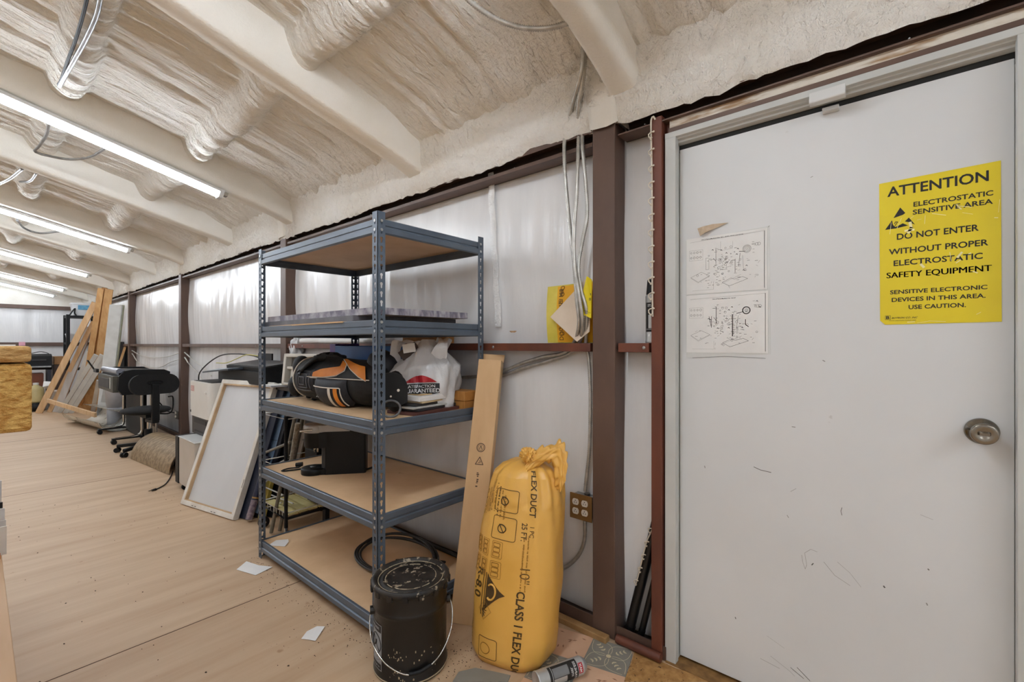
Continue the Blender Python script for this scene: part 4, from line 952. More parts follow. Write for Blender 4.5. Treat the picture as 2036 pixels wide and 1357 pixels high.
conduit('flex_conduit', 'middle flex conduit weaving from the ceiling to the rail and bending left below it',
        CY([(1164, 74, 1.63), (1158, 150, 1.66), (1150, 215, 1.72), (1151, 258, 1.775), (1150, 292, 1.745), (1147, 380, 1.72), (1142, 450, 1.718), (1142, 520, 1.718), (1150, 580, 1.715), (1158, 640, 1.74), (1152, 682, 1.80), (1130, 704, 1.83), (1090, 718, 1.835), (1040, 732, 1.835), (1000, 747, 1.838), (960, 752, 1.838)]))
conduit('flex_conduit', 'rightmost flex conduit from the ceiling down to the top of the quad outlet box',
        CY([(1167, 72, 1.64), (1161, 150, 1.68), (1153, 212, 1.73), (1158, 256, 1.775), (1158, 292, 1.745), (1165, 370, 1.745), (1167, 430, 1.745), (1158, 480, 1.745), (1150, 530, 1.74), (1155, 575, 1.738), (1166, 620, 1.75), (1165, 684, 1.80), (1171, 716, 1.815), (1174, 790, 1.815), (1172, 890, 1.812), (1165, 960, 1.808), (1163.5, 978, 1.808)]))
conduit('flex_conduit', 'short flex conduit curving left out of the bottom of the quad outlet box', CY([(1163, 1036, 1.808), (1162, 1075, 1.815), (1150, 1105, 1.825), (1127, 1127, 1.83), (1095, 1140, 1.835)]))
conduit('flex_conduit', 'thick flex conduit sagging under the ceiling at the top centre', [onR(u, v, .02) for u, v in ((905, -22), (930, -2), (960, 22), (1000, 44), (1045, 56), (1095, 55), (1140, 42))], .011)

# quad outlet
t = thing('power_outlet', 'quad power outlet with bronze plate and four white sockets beside the column', 'outlet', (-1.10, 1.8, .455))
OX, OZ = -1.101, .513
mb = MB(); mb.box((OX-.050, 1.786, OZ-.050), (OX+.050, 1.838, OZ+.050), M_STEEL); mb.box((OX+.05, 1.80, OZ-.06), (-1.023, 1.835, OZ+.045), M_BLACK); mb.cyl((OX+.018, 1.808, OZ+.05), (OX+.018, 1.808, OZ+.062), .014, M_STEEL, n=14); part(t, 'metal_box', mb, bevel=.002)
mb = MB(); mb.box((OX-.058, 1.780, OZ-.058), (OX+.058, 1.786, OZ+.058), mat('bronze_plate', (146, 112, 70), .32, metal=.3, col2=(130, 98, 60), scale=6)); part(t, 'cover_plate', mb, 'bronze cover plate', .002)
M_IV = mat('socket_ivory', (236, 232, 222), .35)
for ix in (-.026, .022):
    for iz in (-.021, .021):
        mb = MB(); Mo = frame((OX+ix, 1.780, OZ+iz), (1, 0, 0), (0, 0, 1), (0, -1, 0))
        mb.prism([(.0165*math.cos(6.283*i/28), max(-.0138, min(.0138, .0175*math.sin(6.283*i/28)))) for i in range(28)], .003, M_IV, Mo); sk = part(t, 'socket', mb, 'ivory socket')
        mb = MB()
        for sx_ in (-.0055, .0055): mb.box((sx_-.0012, -.006, .0), (sx_+.0012, .001, .0034), M_INK, Mo)
        mb.lathe([(0, .0034), (.0024, .0034), (.0024, 0)], M_INK, Mo @ T(0, .0065, 0), 10); part(sk, 'slots', mb, 'dark socket slots')

# ------------------------------------------------------------------ bucket
t = thing('bucket', 'dirty black steel bucket with lid and wire handle in front of the shelving unit', 'bucket', (-1.492, 1.115, 0))
BX, BY, BRD, BHT = -1.474, 1.118, .143, .342
M_BK = mat('bucket_black', (15, 14, 13), .34, col2=(24, 21, 18), scale=5, stretch=(1, 1, .4), bump=.0008, bscale=30, speck=(150, 138, 118), speck_scale=26, speck_at=.70, detail=7)
M_LID = mat('lid_dusty', (44, 39, 34), .55, col2=(17, 15, 14), scale=9, fac=(.42, .58), speck=(150, 138, 118), speck_scale=34, speck_at=.60, detail=9)
Mb = T(BX, BY, 0)
mb = MB(); mb.lathe([(0, .006), (BRD-.008, .006), (BRD-.003, 0), (BRD, .004), (BRD, .012), (BRD-.004, .018), (BRD-.003, .235), (BRD-.001, .241), (BRD+.001, .247), (BRD-.001, .253), (BRD-.003, .26), (BRD-.001, BHT-.02)], M_BK, Mb, 56); part(t, 'bucket_body', mb)
mb = MB(); mb.lathe([(BRD-.006, .0135), (BRD+.0012, .011), (BRD+.0012, .007), (BRD-.004, .003)], mat('bare_rim', (172, 158, 132), .5), Mb, 56); part(t, 'base_rim', mb, 'worn pale base rim')
mb = MB(); mb.lathe([(BRD-.004, BHT-.028), (BRD+.006, BHT-.022), (BRD+.009, BHT-.010), (BRD+.006, BHT), (BRD-.002, BHT+.003), (BRD-.010, BHT-.002), (BRD-.014, BHT-.010), (BRD-.030, BHT-.010), (BRD-.034, BHT-.005), (BRD-.038, BHT-.008), (.05, BHT-.009), (0, BHT-.009)], M_LID, Mb, 56)
for i in range(16):
    a = 6.283*i/16; c = Vector((BX+(BRD+.006)*math.cos(a), BY+(BRD+.006)*math.sin(a), BHT-.018)); mb.box((-.002, -.010, -.012), (.006, .010, .008), M_LID, T(*c) @ RZ(a))
lid = part(t, 'lid', mb, 'dusty crimped lid')
mb = MB(); R_ = random.Random(5)
for rr, z_, n_ in ((.098, BHT-.0075, 60), (BRD-.018, BHT-.0075, 80)):
    for i in range(n_):
        if R_.random() < .78: a = 6.283*i/n_; w_ = R_.uniform(.001, .0035); mb.tube([(BX+rr*math.cos(a+k*.045), BY+rr*math.sin(a+k*.045), z_) for k in range(4)], w_*.7, MATS['bare_rim'], 4)
part(lid, 'dust_ring', mb, 'pale chalky dust rings on the lid', kind='stuff')
mb = MB()
for i in range(40):
    a = math.atan2(-BY, -BX)+R_.choice([R_.gauss(-.35, .12), R_.gauss(.0, .5)]); z_ = R_.choice([R_.gauss(.05, .02), R_.gauss(.105, .012)]); z_ = max(.015, z_); h_ = R_.uniform(.001, .010); w_ = R_.uniform(.001, .006)
    mb.grid(lambda u, v: (BX+(BRD-.0015)*math.cos(a+w_*(u-.5)/BRD), BY+(BRD-.0015)*math.sin(a+w_*(u-.5)/BRD), z_+h_*v*(1-.4*abs(u-.5))), 3, 3, MATS['bare_rim'])
part(t, 'paint_splash', mb, 'pale splashes on the bucket side', kind='stuff')
camdir = math.atan2(-BY, -BX)
def hb(a, z, r=BRD+.004): return Vector((BX+r*math.cos(a), BY+r*math.sin(a), z))
aL, aR = camdir-1.50, camdir+1.50
mb = MB()
hp = [hb(aL, .225, BRD+.008), hb(aL+.12, .19, BRD+.014), hb(aL+.35, .135, BRD+.014), hb(aL+.8, .09, BRD+.010), hb(camdir-.25, .060, BRD+.010), hb(camdir+.1, .052, BRD+.012), hb(camdir+.5, .066, BRD+.012), hb(aR-.62, .09, BRD+.012), hb(aR-.28, .14, BRD+.02), hb(aR-.08, .20, BRD+.02), hb(aR, .238, BRD+.008)]
mb.tube(spline(hp, .01), .0028, M_CHROME, 8); part(t, 'wire_handle', mb, 'bright wire handle')
mb = MB(); mb.tube(spline([hb(camdir-.05, .055, BRD+.011), hb(camdir+.2, .056, BRD+.012), hb(camdir+.5, .066, BRD+.012)], .01), .008, M_BLACK, 10); part(t, 'handle_grip', mb)
mb = MB()
for a, z_ in ((aL, .225), (aR, .238)): mb.cyl(hb(a, z_, BRD-.006), hb(a, z_, BRD+.012), .016, M_BK, n=16); 
part(t, 'handle_ear', mb)
mb = MB(); a0 = camdir-1.28
def bl(x, y, dr=.0006): return hb(a0+x/BRD, y, BRD-.0025+dr)
def bpatch(x0, x1, y0, y1, m, dr): mb.grid(lambda u, v: bl(x0+(x1-x0)*u, y0+(y1-y0)*v, dr), 12, 3, m)
M_LBL = mat('label_grey', (150, 154, 158), .5, col2=(136, 140, 144), scale=10)
bpatch(-.06, .06, .035, .205, M_LBL, .0004); bpatch(-.057, .057, .176, .202, M_INK, .0008); bpatch(-.057, .057, .038, .060, M_INK, .0008)
for r in (.034,): mb.tube([bl(.022+r*math.cos(6.283*i/28), .130+r*1.05*math.sin(6.283*i/28), .0015) for i in range(28)], .0014, M_INK, 5, closed=True)
mb.tube([bl(.022-.024, .150, .0015), bl(.022+.022, .107, .0015)], .0014, M_INK, 5); mb.tube(spline([bl(.008, .118, .0015), bl(.02, .126, .0015), bl(.024, .142, .0015)], .005), .003, M_INK, 5)
for k in range(7): mb.tube([bl(-.02, .088-.004*k, .001), bl(.05-.01*(k % 3), .088-.004*k, .001)], .0006, M_INK, 4)
mb.fineprint(.06, .012, M_LBL, lambda x, y: bl(x-.01, y+.184, .0016), None, 41); mb.fineprint(.05, .008, M_LBL, lambda x, y: bl(x-.005, y+.046, .0016), None, 42)
part(t, 'printed_label', mb, 'grey and black warning label')

# ------------------------------------------------------------------ leaning cardboard box
t = thing('cardboard_box', 'long narrow brown cardboard box leaning on the rail beside the yellow duct bag', 'box', (-1.50, 1.40, 0))
b0 = Vector((-1.535, 1.378, .004)); tp = onY(950, 713, 1.70); 
# left front edge from b0 up to (950,713); width axis ux, depth axis uy
ux = Vector((.085, .062, 0)); 
L0 = b0; L1 = onY(952, 714, 1.675); ax = (L1-L0).normalized(); Ln = (L1-L0).length
wx = Vector((.80, .50, 0)); wx = (wx-ax*wx.dot(ax)).normalized(); dx_ = wx.cross(ax); dx_ = dx_ if dx_.y > 0 else -dx_
MC = frame(L0, wx, dx_, ax); WX, WD = .118, .072
mb = MB(); mb.box((0, 0, 0), (WX, WD, Ln), M_CARD, MC); part(t, 'carton_body', mb, bevel=.002)
mb = MB(); 
mb.add([MC @ Vector(p) for p in ((0, WD, Ln), (WX, WD, Ln), (WX*1.02, WD*1.1, Ln+.045), (-.002, WD*1.1, Ln+.045), (0, WD-.002, Ln), (WX, WD-.002, Ln), (WX*1.02, WD*1.1-.003, Ln+.045), (-.002, WD*1.1-.003, Ln+.045))], [(0, 1, 2, 3), (7, 6, 5, 4), (0, 4, 5, 1), (1, 5, 6, 2), (2, 6, 7, 3), (3, 7, 4, 0)], M_CARD)
part(t, 'top_flap', mb)
mb = MB(); mb.box((WX, WD*.15, Ln-.21), (WX+.001, WD*.85, Ln+.0), mat('packing_tape', (204, 170, 120), .25, spec=.6), MC); mb.box((WX*.99, .0, Ln*.02), (WX*1.002, .002, Ln*.99), MATS['packing_tape'], MC); part(t, 'tape', mb, 'glossy packing tape')
mb = MB(); mi = frame(MC @ Vector((WX*.5, -.0012, 0)), wx, ax, -dx_); M_CI = mat('carton_ink', (96, 76, 56), .7)
zc_ = Ln*.60
mb.strokes(circ(0, zc_+.045, .020), .0035, M_CI, mi, True); mb.strokes(circ(0, zc_+.045, .014), .0016, M_CI, mi, True); mb.strokes([(-.006, zc_+.038), (0, zc_+.054), (.006, zc_+.038)], .003, M_CI, mi)
mb.strokes([(-.019, zc_-.035), (.019, zc_-.035), (0, zc_+.0)], .004, M_CI, mi, True); mb.strokes([(-.005, zc_-.027), (.006, zc_-.024), (0, zc_-.016)], .003, M_CI, mi)
mb.fineprint(.075, .013, M_CI, None, mi @ T(.005, zc_-.14, 0) @ RZ(math.pi/2), 5)
part(t, 'printed_marks', mb, 'dark printed carton marks')

# ------------------------------------------------------------------ yellow duct bag
t = thing('duct_bag', 'bulging yellow plastic bag of insulated flex duct standing against the wall beside the outlet', 'bag', (-1.19, 1.43, 0))
M_DB = mat('duct_bag_yellow', (226, 176, 88), .33, col2=(218, 166, 74), scale=4, bump=.0025, bscale=14, spec=.5)
M_DI = mat('duct_ink', (76, 54, 18), .6); M_DI2 = mat('duct_ink_faint', (160, 112, 30), .5)
e1 = Vector((.963, .270, 0)); e2 = Vector((-.270, .963, 0))
PROF = [(0, .80), (.004, .90), (.03, 1.0), (.10, 1.05), (.30, 1.06), (.48, 1.03), (.60, .98), (.66, .93), (.705, .84), (.735, .66), (.75, .45), (.758, .22), (.76, .02)]
def pint(z):
    for (z0, s0), (z1, s1) in zip(PROF, PROF[1:]):
        if z <= z1: k = (z-z0)/(z1-z0); return s0+(s1-s0)*k
    return PROF[-1][1]
def bagS(phi, z, dr=0):
    s = pint(z); c, q = math.cos(phi), math.sin(phi); ex = .72
    x = math.copysign(abs(c)**ex, c); y = math.copysign(abs(q)**ex, q)
    w = 1+.012*math.sin(3*phi+z*9)+.010*math.sin(z*26+phi*2)+.008*math.sin(11*phi+z*13)+.007*math.sin(5*phi-z*22)
    if z > .45: w += .055*(z-.45)/.3*math.sin(13*phi+z*5)*(1 if z > .6 else .6)
    if z < .14: w += .012*math.sin(9*phi)*(1-z/.14)
    k = z/.76
    C = Vector((-1.206-.02*k, 1.428+.130*k, z))
    sag = -.0
    P = C+e1*(.166*s*w*x)+e2*(.134*s*w*y)
    if dr: P = P+(e1*x+e2*y).normalized()*dr
    return P
zsq = [p[0] for p in PROF]; zz = sorted(set(zsq+[.002+.02*i for i in range(38)]))
mb = MB(); mb.grid(lambda u, v: bagS(6.28319*u, zz[min(int(v*(len(zz)-1)+.5), len(zz)-1)]), 96, len(zz), M_DB, cu=True)
mb.add([bagS(6.28319*i/96, 0) for i in range(96)], [tuple(range(95, -1, -1))], M_DB); part(t, 'bag_body', mb)
def tx(phi0, ztop): return lambda x, y: bagS(phi0-math.radians(14)+y/.165, max(.004, ztop-x), .0022)
D2 = math.radians
mb = MB()
for s_, ph, zt, sz, bo, m_ in (('FLEX DUCT', 303, .735, .037, .02, M_DI), ('1 PC', 305, .538, .026, 0, M_DI), ('25 FT.', 294, .545, .030, .01, M_DI), ('10"', 296, .390, .058, -.012, M_DI), ('CLASS 1 FLEX DUCT', 294.5, .298, .043, .022, M_DI), ('R-8.0', 240, .345, .060, .022, M_DI)):
    mb.text(s_, sz, m_, None, bo, 'LEFT', tx(D2(ph), zt), sub=.012, sx=.86)
for k in range(9):                                        # small print columns
    ph = D2(232+5.5*k); 
    mb.fineprint(.12-.006*abs(4-k), .008, M_DI2 if k % 3 else M_DI, tx(ph, .69-.012*abs(4-k)), None, k)
mb.fineprint(.20, .007, M_DI2, tx(D2(303), .50), None, 21)
mb.fineprint(.19, .007, M_DI2, tx(D2(297), .49), None, 22)
for k in range(3): mb.fineprint(.12, .006, M_DI, tx(D2(224+4*k), .19-.01*k), None, 30+k)
part(t, 'lettering', mb, 'dark brown lettering')
mb = MB()
def lp(pts, ph0, zt, w, m, closed=True):
    f = tx(D2(ph0), zt); out = []
    n = len(pts)
    for i in range(n if closed else n-1):
        a, b = pts[i], pts[(i+1) % n]
        for j in range(5): out.append(f(a[0]+(b[0]-a[0])*j/5, a[1]+(b[1]-a[1])*j/5))
    if not closed: out.append(f(*pts[-1]))
    mb.tube(out, w, m, 4, closed=closed)
for z_, hgt in ((.66, .085), (.555, .085)): lp(rrect(0, 0, hgt, .075, .008), 262, z_, .0011, M_DI); lp(circ(.045, .04, .015), 262, z_, .0022, M_DI); lp([(.03, .03), (.06, .05)], 262, z_, .002, M_DI, False)
for z_ in (.46, .385):
    for ph_ in (226, 246, 266):
        lp(rrect(0, 0, .062, .04, .003), ph_, z_, .0007, M_DI2)
        for j in range(3): lp(rrect(.006+.018*j, .006, .020+.018*j, .032, .002), ph_, z_, .0012, M_DI2)
lp(rrect(0, 0, .075, .07, .006), 258, .105, .0011, M_DI); lp(circ(.04, .03, .02), 258, .105, .0014, M_DI2)
lp([(0, 0), (.035, .03), (.07, 0), (.035, -.03)], 264, .235, .0007, M_DI2)
for j in range(5): lp([(.035, -.002), (.012+.011*j, .020-abs(j-2)*.004)], 261, .235, .0016, M_DI, False)
for k in range(2): lp([(0, 0), (.165, 0)], 257.5+4.5*k, .345-.008*k, .0018, M_DI, False)
f_ = tx(D2(264), .335); vs = []; N_ = 12                        # filled triangle emblem
for i in range(N_+1):
    x = .135*i/N_; hh = .058*(1-abs(2*i/N_-1)); vs += [f_(x, 0), f_(x, hh*.5), f_(x, hh)]
mb.add(vs, [q for i in range(N_) for q in ((3*i, 3*i+3, 3*i+4, 3*i+1), (3*i+1, 3*i+4, 3*i+5, 3*i+2))], M_DI)
om = [f_(.0675+.028*math.cos(a)-.004, .020+.016*math.sin(a))+Vector((.0015, -.002, 0)) for a in [math.radians(220-260*i/16) for i in range(17)]]
mb.tube(om, .0042, M_DB, 6)
part(t, 'printed_symbols', mb, 'printed triangle emblem, boxes and icons')
mb = MB(); KN = onY(1050, 905, 1.50); 
def knot(u, v):
    a = 6.28319*u; th = math.pi*v; r = .030*(1+.28*math.sin(7*a+4*th)*math.sin(th)+.18*math.sin(13*a-9*th)*math.sin(th))
    return KN+Vector((r*math.sin(th)*math.cos(a), r*math.sin(th)*math.sin(a)*.8, r*math.cos(th)))
mb.grid(knot, 60, 22, M_DB, cu=True); part(t, 'knot', mb, 'crumpled knot of gathered plastic')
mb = MB()
A = spline([onY(1040, 930, 1.49), onY(1062, 912, 1.51), onY(1085, 905, 1.54), onY(1106, 900, 1.56), onY(1114, 925, 1.56), onY(1119, 960, 1.55)], .006)
def ruff(u, v):
    i = min(int(u*(len(A)-1)+.5), len(A)-1); a = 6.28319*v; r = .020+.020*math.sin(math.pi*u)+.010*math.sin(u*9)
    n = 1+.30*math.sin(5*a+u*16)+.18*math.sin(9*a-u*27)
    return Vector(A[i])+Vector((.55*r*n*math.cos(a), .5*r*n*math.sin(a), r*n*math.sin(a+.6)*(1.25 if u > .5 else .9)))
mb.grid(ruff, len(A), 36, M_DB, cv=True); part(t, 'gathered_top', mb)

# ------------------------------------------------------------------ patterned vinyl sheet on the floor
t = thing('vinyl_sheet', 'patterned vinyl floor sample of grey and beige tiles lying by the column foot', 'floor sample', (-.95, 1.55, 0))
A0 = Vector((-.990, 1.706)); E1 = Vector((.968, .235))*.172; E2 = Vector((.245, -.968))*.172
tl = lambda i, j: A0+E1*i+E2*j
M_TB = mat('tile_beige', (218, 196, 166), .5, col2=(206, 178, 148), scale=7); M_TP = mat('tile_pink', (214, 178, 150), .5, col2=(204, 164, 134), scale=7); M_TG = mat('tile_grey', (142, 140, 132), .5, col2=(130, 128, 120), scale=7); M_TC = mat('tile_cream_line', (222, 210, 178), .5); M_TBR = mat('tile_brown_leaf', (150, 110, 84), .5)
mb = MB()
for i in range(-1, 1):
    for j in range(0, 3):
        q = [tl(i, j), tl(i, j+1), tl(i+1, j+1), tl(i+1, j)]
        if (i, j) == (0, 0):
            c = tl(1, 0); k = .25; ar = [c-E1*k*(1-math.cos(a))*.0+E1*0 for a in ()]
            arc = [tl(1-k+k*math.sin(a), k-k*math.cos(a)) for a in [math.pi/2*(1-n/6) for n in range(7)]]
            q = [tl(0, 0), tl(0, 1), tl(1, 1)]+arc
        m_ = M_TG if (i, j) in ((0, 0), (-3, 2), (-1, 1), (-2, 0)) else (M_TP if (i+j) % 2 else M_TB)
        mb.prism([(p.x, p.y) for p in q], .0025, m_, T(0, 0, .0004))
part(t, 'sheet', mb)
mb = MB(); Mv = T(0, 0, .0032)
def tp2(i, j, x, y): p = tl(i+x, j+y); return (p.x, p.y)
for (i, j) in ((0, 0), (-1, 1)):
    for k in range(4):
        a = math.pi/4+k*math.pi/2; d = (math.cos(a), math.sin(a)); n = (-d[1], d[0]); ed = []
        for s_ in (1, -1):
            pts = [tp2(i, j, .5+d[0]*r_*.66+n[0]*s_*.24*math.sin(math.pi*min(1, r_)**.8), .5+d[1]*r_*.66+n[1]*s_*.24*math.sin(math.pi*min(1, r_)**.8)) for r_ in [x/10*.88+.06 for x in range(11)]]
            mb.strokes(pts, .0018, M_TC, Mv)
        for r_ in (.2, .3, .4):
            c = (.5+d[0]*r_, .5+d[1]*r_)
            for s_ in (1, -1, 0):
                w_ = (d[0]*.7+n[0]*s_*.7, d[1]*.7+n[1]*s_*.7)
                mb.flat([tp2(i, j, c[0], c[1]), tp2(i, j, c[0]+w_[0]*.05-w_[1]*.018, c[1]+w_[1]*.05+w_[0]*.018), tp2(i, j, c[0]+w_[0]*.09, c[1]+w_[1]*.09), tp2(i, j, c[0]+w_[0]*.05+w_[1]*.018, c[1]+w_[1]*.05-w_[0]*.018)], M_TC, Mv)
    mb.flat([tp2(i, j, .5+.06*math.cos(6.283*k/12), .5+.06*math.sin(6.283*k/12)) for k in range(12)], M_TC, Mv)
for (i, j) in ((0, 1), (-1, 0), (0, 2), (-1, 2)):
    for k in range(9):
        x, y = .15+.7*((k*.37) % 1), .12+.75*((k*.61) % 1); a = k*1.3; w_ = (math.cos(a), math.sin(a))
        mb.flat([tp2(i, j, x, y), tp2(i, j, x+w_[0]*.06-w_[1]*.02, y+w_[1]*.06+w_[0]*.02), tp2(i, j, x+w_[0]*.13, y+w_[1]*.13), tp2(i, j, x+w_[0]*.06+w_[1]*.02, y+w_[1]*.06-w_[0]*.02)], M_TBR, Mv)
part(t, 'printed_pattern', mb, 'cream petals and brown leaves printed on the vinyl')

mb = MB(); pz = [onZ(u, v, .0006) for u, v in ((900, 1357), (912, 1338), (945, 1330), (985, 1338), (1015, 1345), (1010, 1357))]; mb.add(pz+[p+Vector((0, 0, .003)) for p in pz], [(11, 10, 9, 8, 7, 6), (0, 1, 2, 3, 4, 5)]+[(i, 6+i, 6+(i+1) % 6, (i+1) % 6) for i in range(6)], M_TG)
single('vinyl_scrap', 'small grey vinyl scrap on the floor between bucket and yellow duct bag', 'scrap', mb)
# debris and sawdust
def debris(name, label, n, fn, m, smin, smax):
    R = random.Random(len(name)*7+n); mb = MB()
    for _ in range(n):
        x, y = fn(R); s_ = R.uniform(smin, smax); a = R.uniform(0, 6.28); k = R.uniform(.35, 1)
        pts = [(s_*math.cos(a+6.283*i/5)*R.uniform(.6, 1), s_*k*math.sin(a+6.283*i/5)*R.uniform(.6, 1)) for i in range(5)]
        mb.add([(x+p, y+q, .0006) for p, q in pts]+[(x, y, .0006+s_*.5)], [(i, (i+1) % 5, 5) for i in range(5)]+[(4, 3, 2, 1, 0)], m)
    return single(name, label, 'debris', mb, kind='stuff')
M_DARKD = mat('debris_dark', (62, 46, 34), .9); M_TAND = mat('debris_tan', (150, 112, 70), .9)
def near_shelf(R):
    k = R.random()
    if k < .5: return (R.uniform(-2.9, -1.66), 1.075-abs(R.gauss(0, .05)))
    if k < .8: return (R.gauss(-1.35, .15), R.gauss(1.2, .08))
    return (R.gauss(-1.9, .35), R.gauss(.95, .12))
debris('floor_debris', 'dark crumbs of dirt scattered on the floor along the shelving unit', 330, near_shelf, M_DARKD, .0012, .0045)
debris('floor_debris', 'sparse dark specks scattered over the open plywood floor', 110, lambda R: (-1.6-3.6*R.random()**1.2, .15+1.0*R.random()), M_DARKD, .002, .007)
debris('floor_debris', 'dark crumbs of dirt around the foot of the yellow duct bag', 240, lambda R: (R.gauss(-1.32, .12), R.gauss(1.24, .09)), M_DARKD, .001, .0045)
debris('sawdust', 'sawdust and crumbs swept along the wall foot beside the red stud', 420, lambda R: (R.gauss(-.74, .09), 1.70-abs(R.gauss(0, .08))), M_TAND, .0015, .006)
debris('floor_debris', 'dark crumbs of dirt on the floor between column foot and door', 260, lambda R: (R.gauss(-.72, .10), 1.68-abs(R.gauss(0, .09))), M_DARKD, .001, .004)
mb = MB(); R = random.Random(4)
pts = [onZ(u, v, .001) for u, v in ((1262, 1295), (1300, 1310), (1345, 1330), (1440, 1356), (1300, 1357), (1240, 1356), (1255, 1320))]
c = sum(pts, Vector())/len(pts); mb.add(pts+[c+Vector((0, 0, .004))], [((i+1) % 7, 7, i) for i in range(7)], mat('sawdust_heap', (184, 142, 84), .95, col2=(150, 108, 60), scale=30, bump=.004, bscale=60, speck=(92, 64, 38), speck_scale=50, speck_at=.62)); 
single('sawdust', 'tan patch of sawdust on the floor in front of the red stud', 'debris', mb, kind='stuff')

# ------------------------------------------------------------------ leaning white board (back of a framed panel)
def lean_frame(o, p_right, p_up):     # local x along the bottom edge, y up the slope, z out of the face towards the room
    o = Vector(o); x = (Vector(p_right)-o).normalized(); y = Vector(p_up)-o; y = (y-x*y.dot(x)).normalized(); z = x.cross(y)
    return frame(o, x, y, z)
t = thing('framed_panel', 'large white framed panel leaning with its back turned beside the shelving unit', 'panel', (-3.95, 1.15, 0))
FO = Vector((-4.288, 1.047, .004)); FR = Vector((-3.600, 1.189, .004)); FU = Vector((-4.350, 1.358, .950))
MP = lean_frame(FO, FR, FU); PW, PH = .705, 1.005
M_FRW = mat('frame_white', (222, 220, 214), .45, col2=(206, 200, 190), scale=9, speck=(150, 132, 110), speck_scale=30, speck_at=.76); M_FRT = mat('frame_tan_edge', (196, 168, 132), .6, col2=(178, 148, 112), scale=9)
mb = MB(); mb.box((.02, .02, -.022), (PW-.02, PH-.02, -.014), mat('panel_back_white', (206, 208, 210), .45, col2=(199, 201, 203), scale=3, stretch=(1, 1, .4)), MP); part(t, 'panel', mb)
mb = MB()
for a, b in (((0, 0), (PW, .035)), ((0, PH-.035), (PW, PH)), ((0, .035), (.035, PH-.035)), ((PW-.035, .035), (PW, PH-.035))): mb.box((a[0], a[1], -.032), (b[0], b[1], .012), M_FRW, MP)
part(t, 'frame', mb, 'white wooden frame', .003)
mb = MB()
for a, b in (((.035, .035), (PW-.035, .041)), ((.035, PH-.045), (PW-.035, PH-.035)), ((.035, .035), (.047, PH-.035))): mb.box((a[0], a[1], -.014), (b[0], b[1], .0095), M_FRT, MP)
part(t, 'inner_lip', mb, 'bare tan inner lip')
mb = MB()
for x in (.16, .20, .42, .46): mb.box((x, .010, .012), (x+.022, .014, .0128), M_INK, MP)
mb.box((PW-.012, .22, .012), (PW-.008, .28, .0128), M_INK, MP); part(t, 'staple_slot', mb, 'dark staple slots')

# stack of frames and boards leaning behind it
def lean(name, label, cat, o, r, u, w, h, th, m, group='frames leaning behind the white panel', extra=None, bevel=.002):
    M_ = lean_frame(o, r, u); mb = MB(); mb.box((0, 0, -th), (w, h, 0), m, M_)
    if extra is None: return single(name, label, cat, mb, group, bevel=bevel)
    t = thing(name, label, cat, tuple(o), group); part(t, 'frame', mb, bevel=bevel); extra(t, M_); return t
DV = Vector((.015, .05, 0))
# colours
M_GLASS = mat('blue_picture_glass', (158, 184, 214), .12, col2=(132, 162, 198), scale=3, spec=.7); M_DKF = mat('dark_frame', (34, 36, 44), .4, col2=(26, 28, 34), scale=8)
M_GOLD = mat('gold_board', (176, 138, 78), .5, col2=(150, 112, 58), scale=8, stretch=(1, 1, .3)); M_TAUPE = mat('taupe_board', (130, 116, 100), .6, col2=(112, 98, 84), scale=8)
X0 = Vector((-.985, 0, 0))
def off(k): return Vector((-3.545+.050*k, 1.232+.055*k, .004))
def dirs(o, sl): return o+Vector((-.66, -.13, 0))*-1, o+Vector((-.06, sl, .95))
def pic(t, M_):
    mb = MB(); mb.box((.03, .03, .0), (.47, .93, .002), M_GLASS, M_); part(t, 'glass', mb, 'pale blue picture glass')
    mb = MB()
    for x in (.12, .22, .33): mb.box((x, .03, .0022), (x+.003, .93, .003), M_DKF, M_)
    for y in (.15, .36, .55, .75): mb.box((.03, y, .0022), (.47, y+.003, .003), M_DKF, M_)
    part(t, 'glazing_bar', mb, 'thin dark lines across the glass')
for k, (nm, lb, cat, m, th, hh) in enumerate((('dark_board', 'dark navy board leaning directly behind the white panel', 'board', mat('navy_board', (30, 36, 54), .4), .018, .96), ('picture_frame', 'dark framed picture with pale blue glass leaning behind the navy board', 'picture', M_DKF, .020, .99), ('dark_board', 'black board leaning behind the blue glass picture', 'board', M_DKF, .018, .98), ('taupe_board', 'taupe board leaning behind the black board by the left shelf post', 'board', M_TAUPE, .014, 1.0), ('gold_board', 'gold brown board leaning hindmost by the left shelf post', 'board', M_GOLD, .02, .99))):
    o = Vector((-4.02+.038*k, 1.15+.066*k, .004)); r = o+Vector((.66, .135, 0)); u = o+Vector((-.055, .29-.01*k, .93))
    lean(nm, lb, cat, o, r, u, .50+.010*k, hh, th, m, extra=(pic if nm == 'picture_frame' else None))
t = thing('poster_tube', 'rolled poster with dark end label leaning at the bottom right of the white panel', 'poster tube', (-3.52, 1.25, 0), None)
mb = MB(); p0 = onZ(496, 1030, .03); p1 = p0+Vector((-.04, .14, .40)); mb.cyl(p0, p1, .022, mat('poster_blue', (34, 44, 76), .4, col2=(22, 28, 52), scale=9), n=18); part(t, 'roll', mb)
mb = MB(); dv = (p1-p0).normalized(); mb.cyl(p0-dv*.012, p0+dv*.12, .0235, mat('poster_label', (150, 136, 140), .5, col2=(92, 78, 96), scale=40), n=18); mb.cyl(p0+dv*.13, p0+dv*.14, .0232, M_GOLD, n=18); part(t, 'end_label', mb, 'grey printed end label')
mb = MB(); q0 = onZ(512, 1031, .004); Mq = lean_frame(q0, q0+Vector((.3, .06, 0)), q0+Vector((-.03, .25, .95))); mb.box((0, 0, -.03), (.05, .34, 0), mat('yellow_board', (198, 182, 96), .6, col2=(182, 164, 78), scale=8), Mq); single('yellow_board', 'narrow yellow edged board leaning beside the poster tube', 'board', mb, bevel=.002)

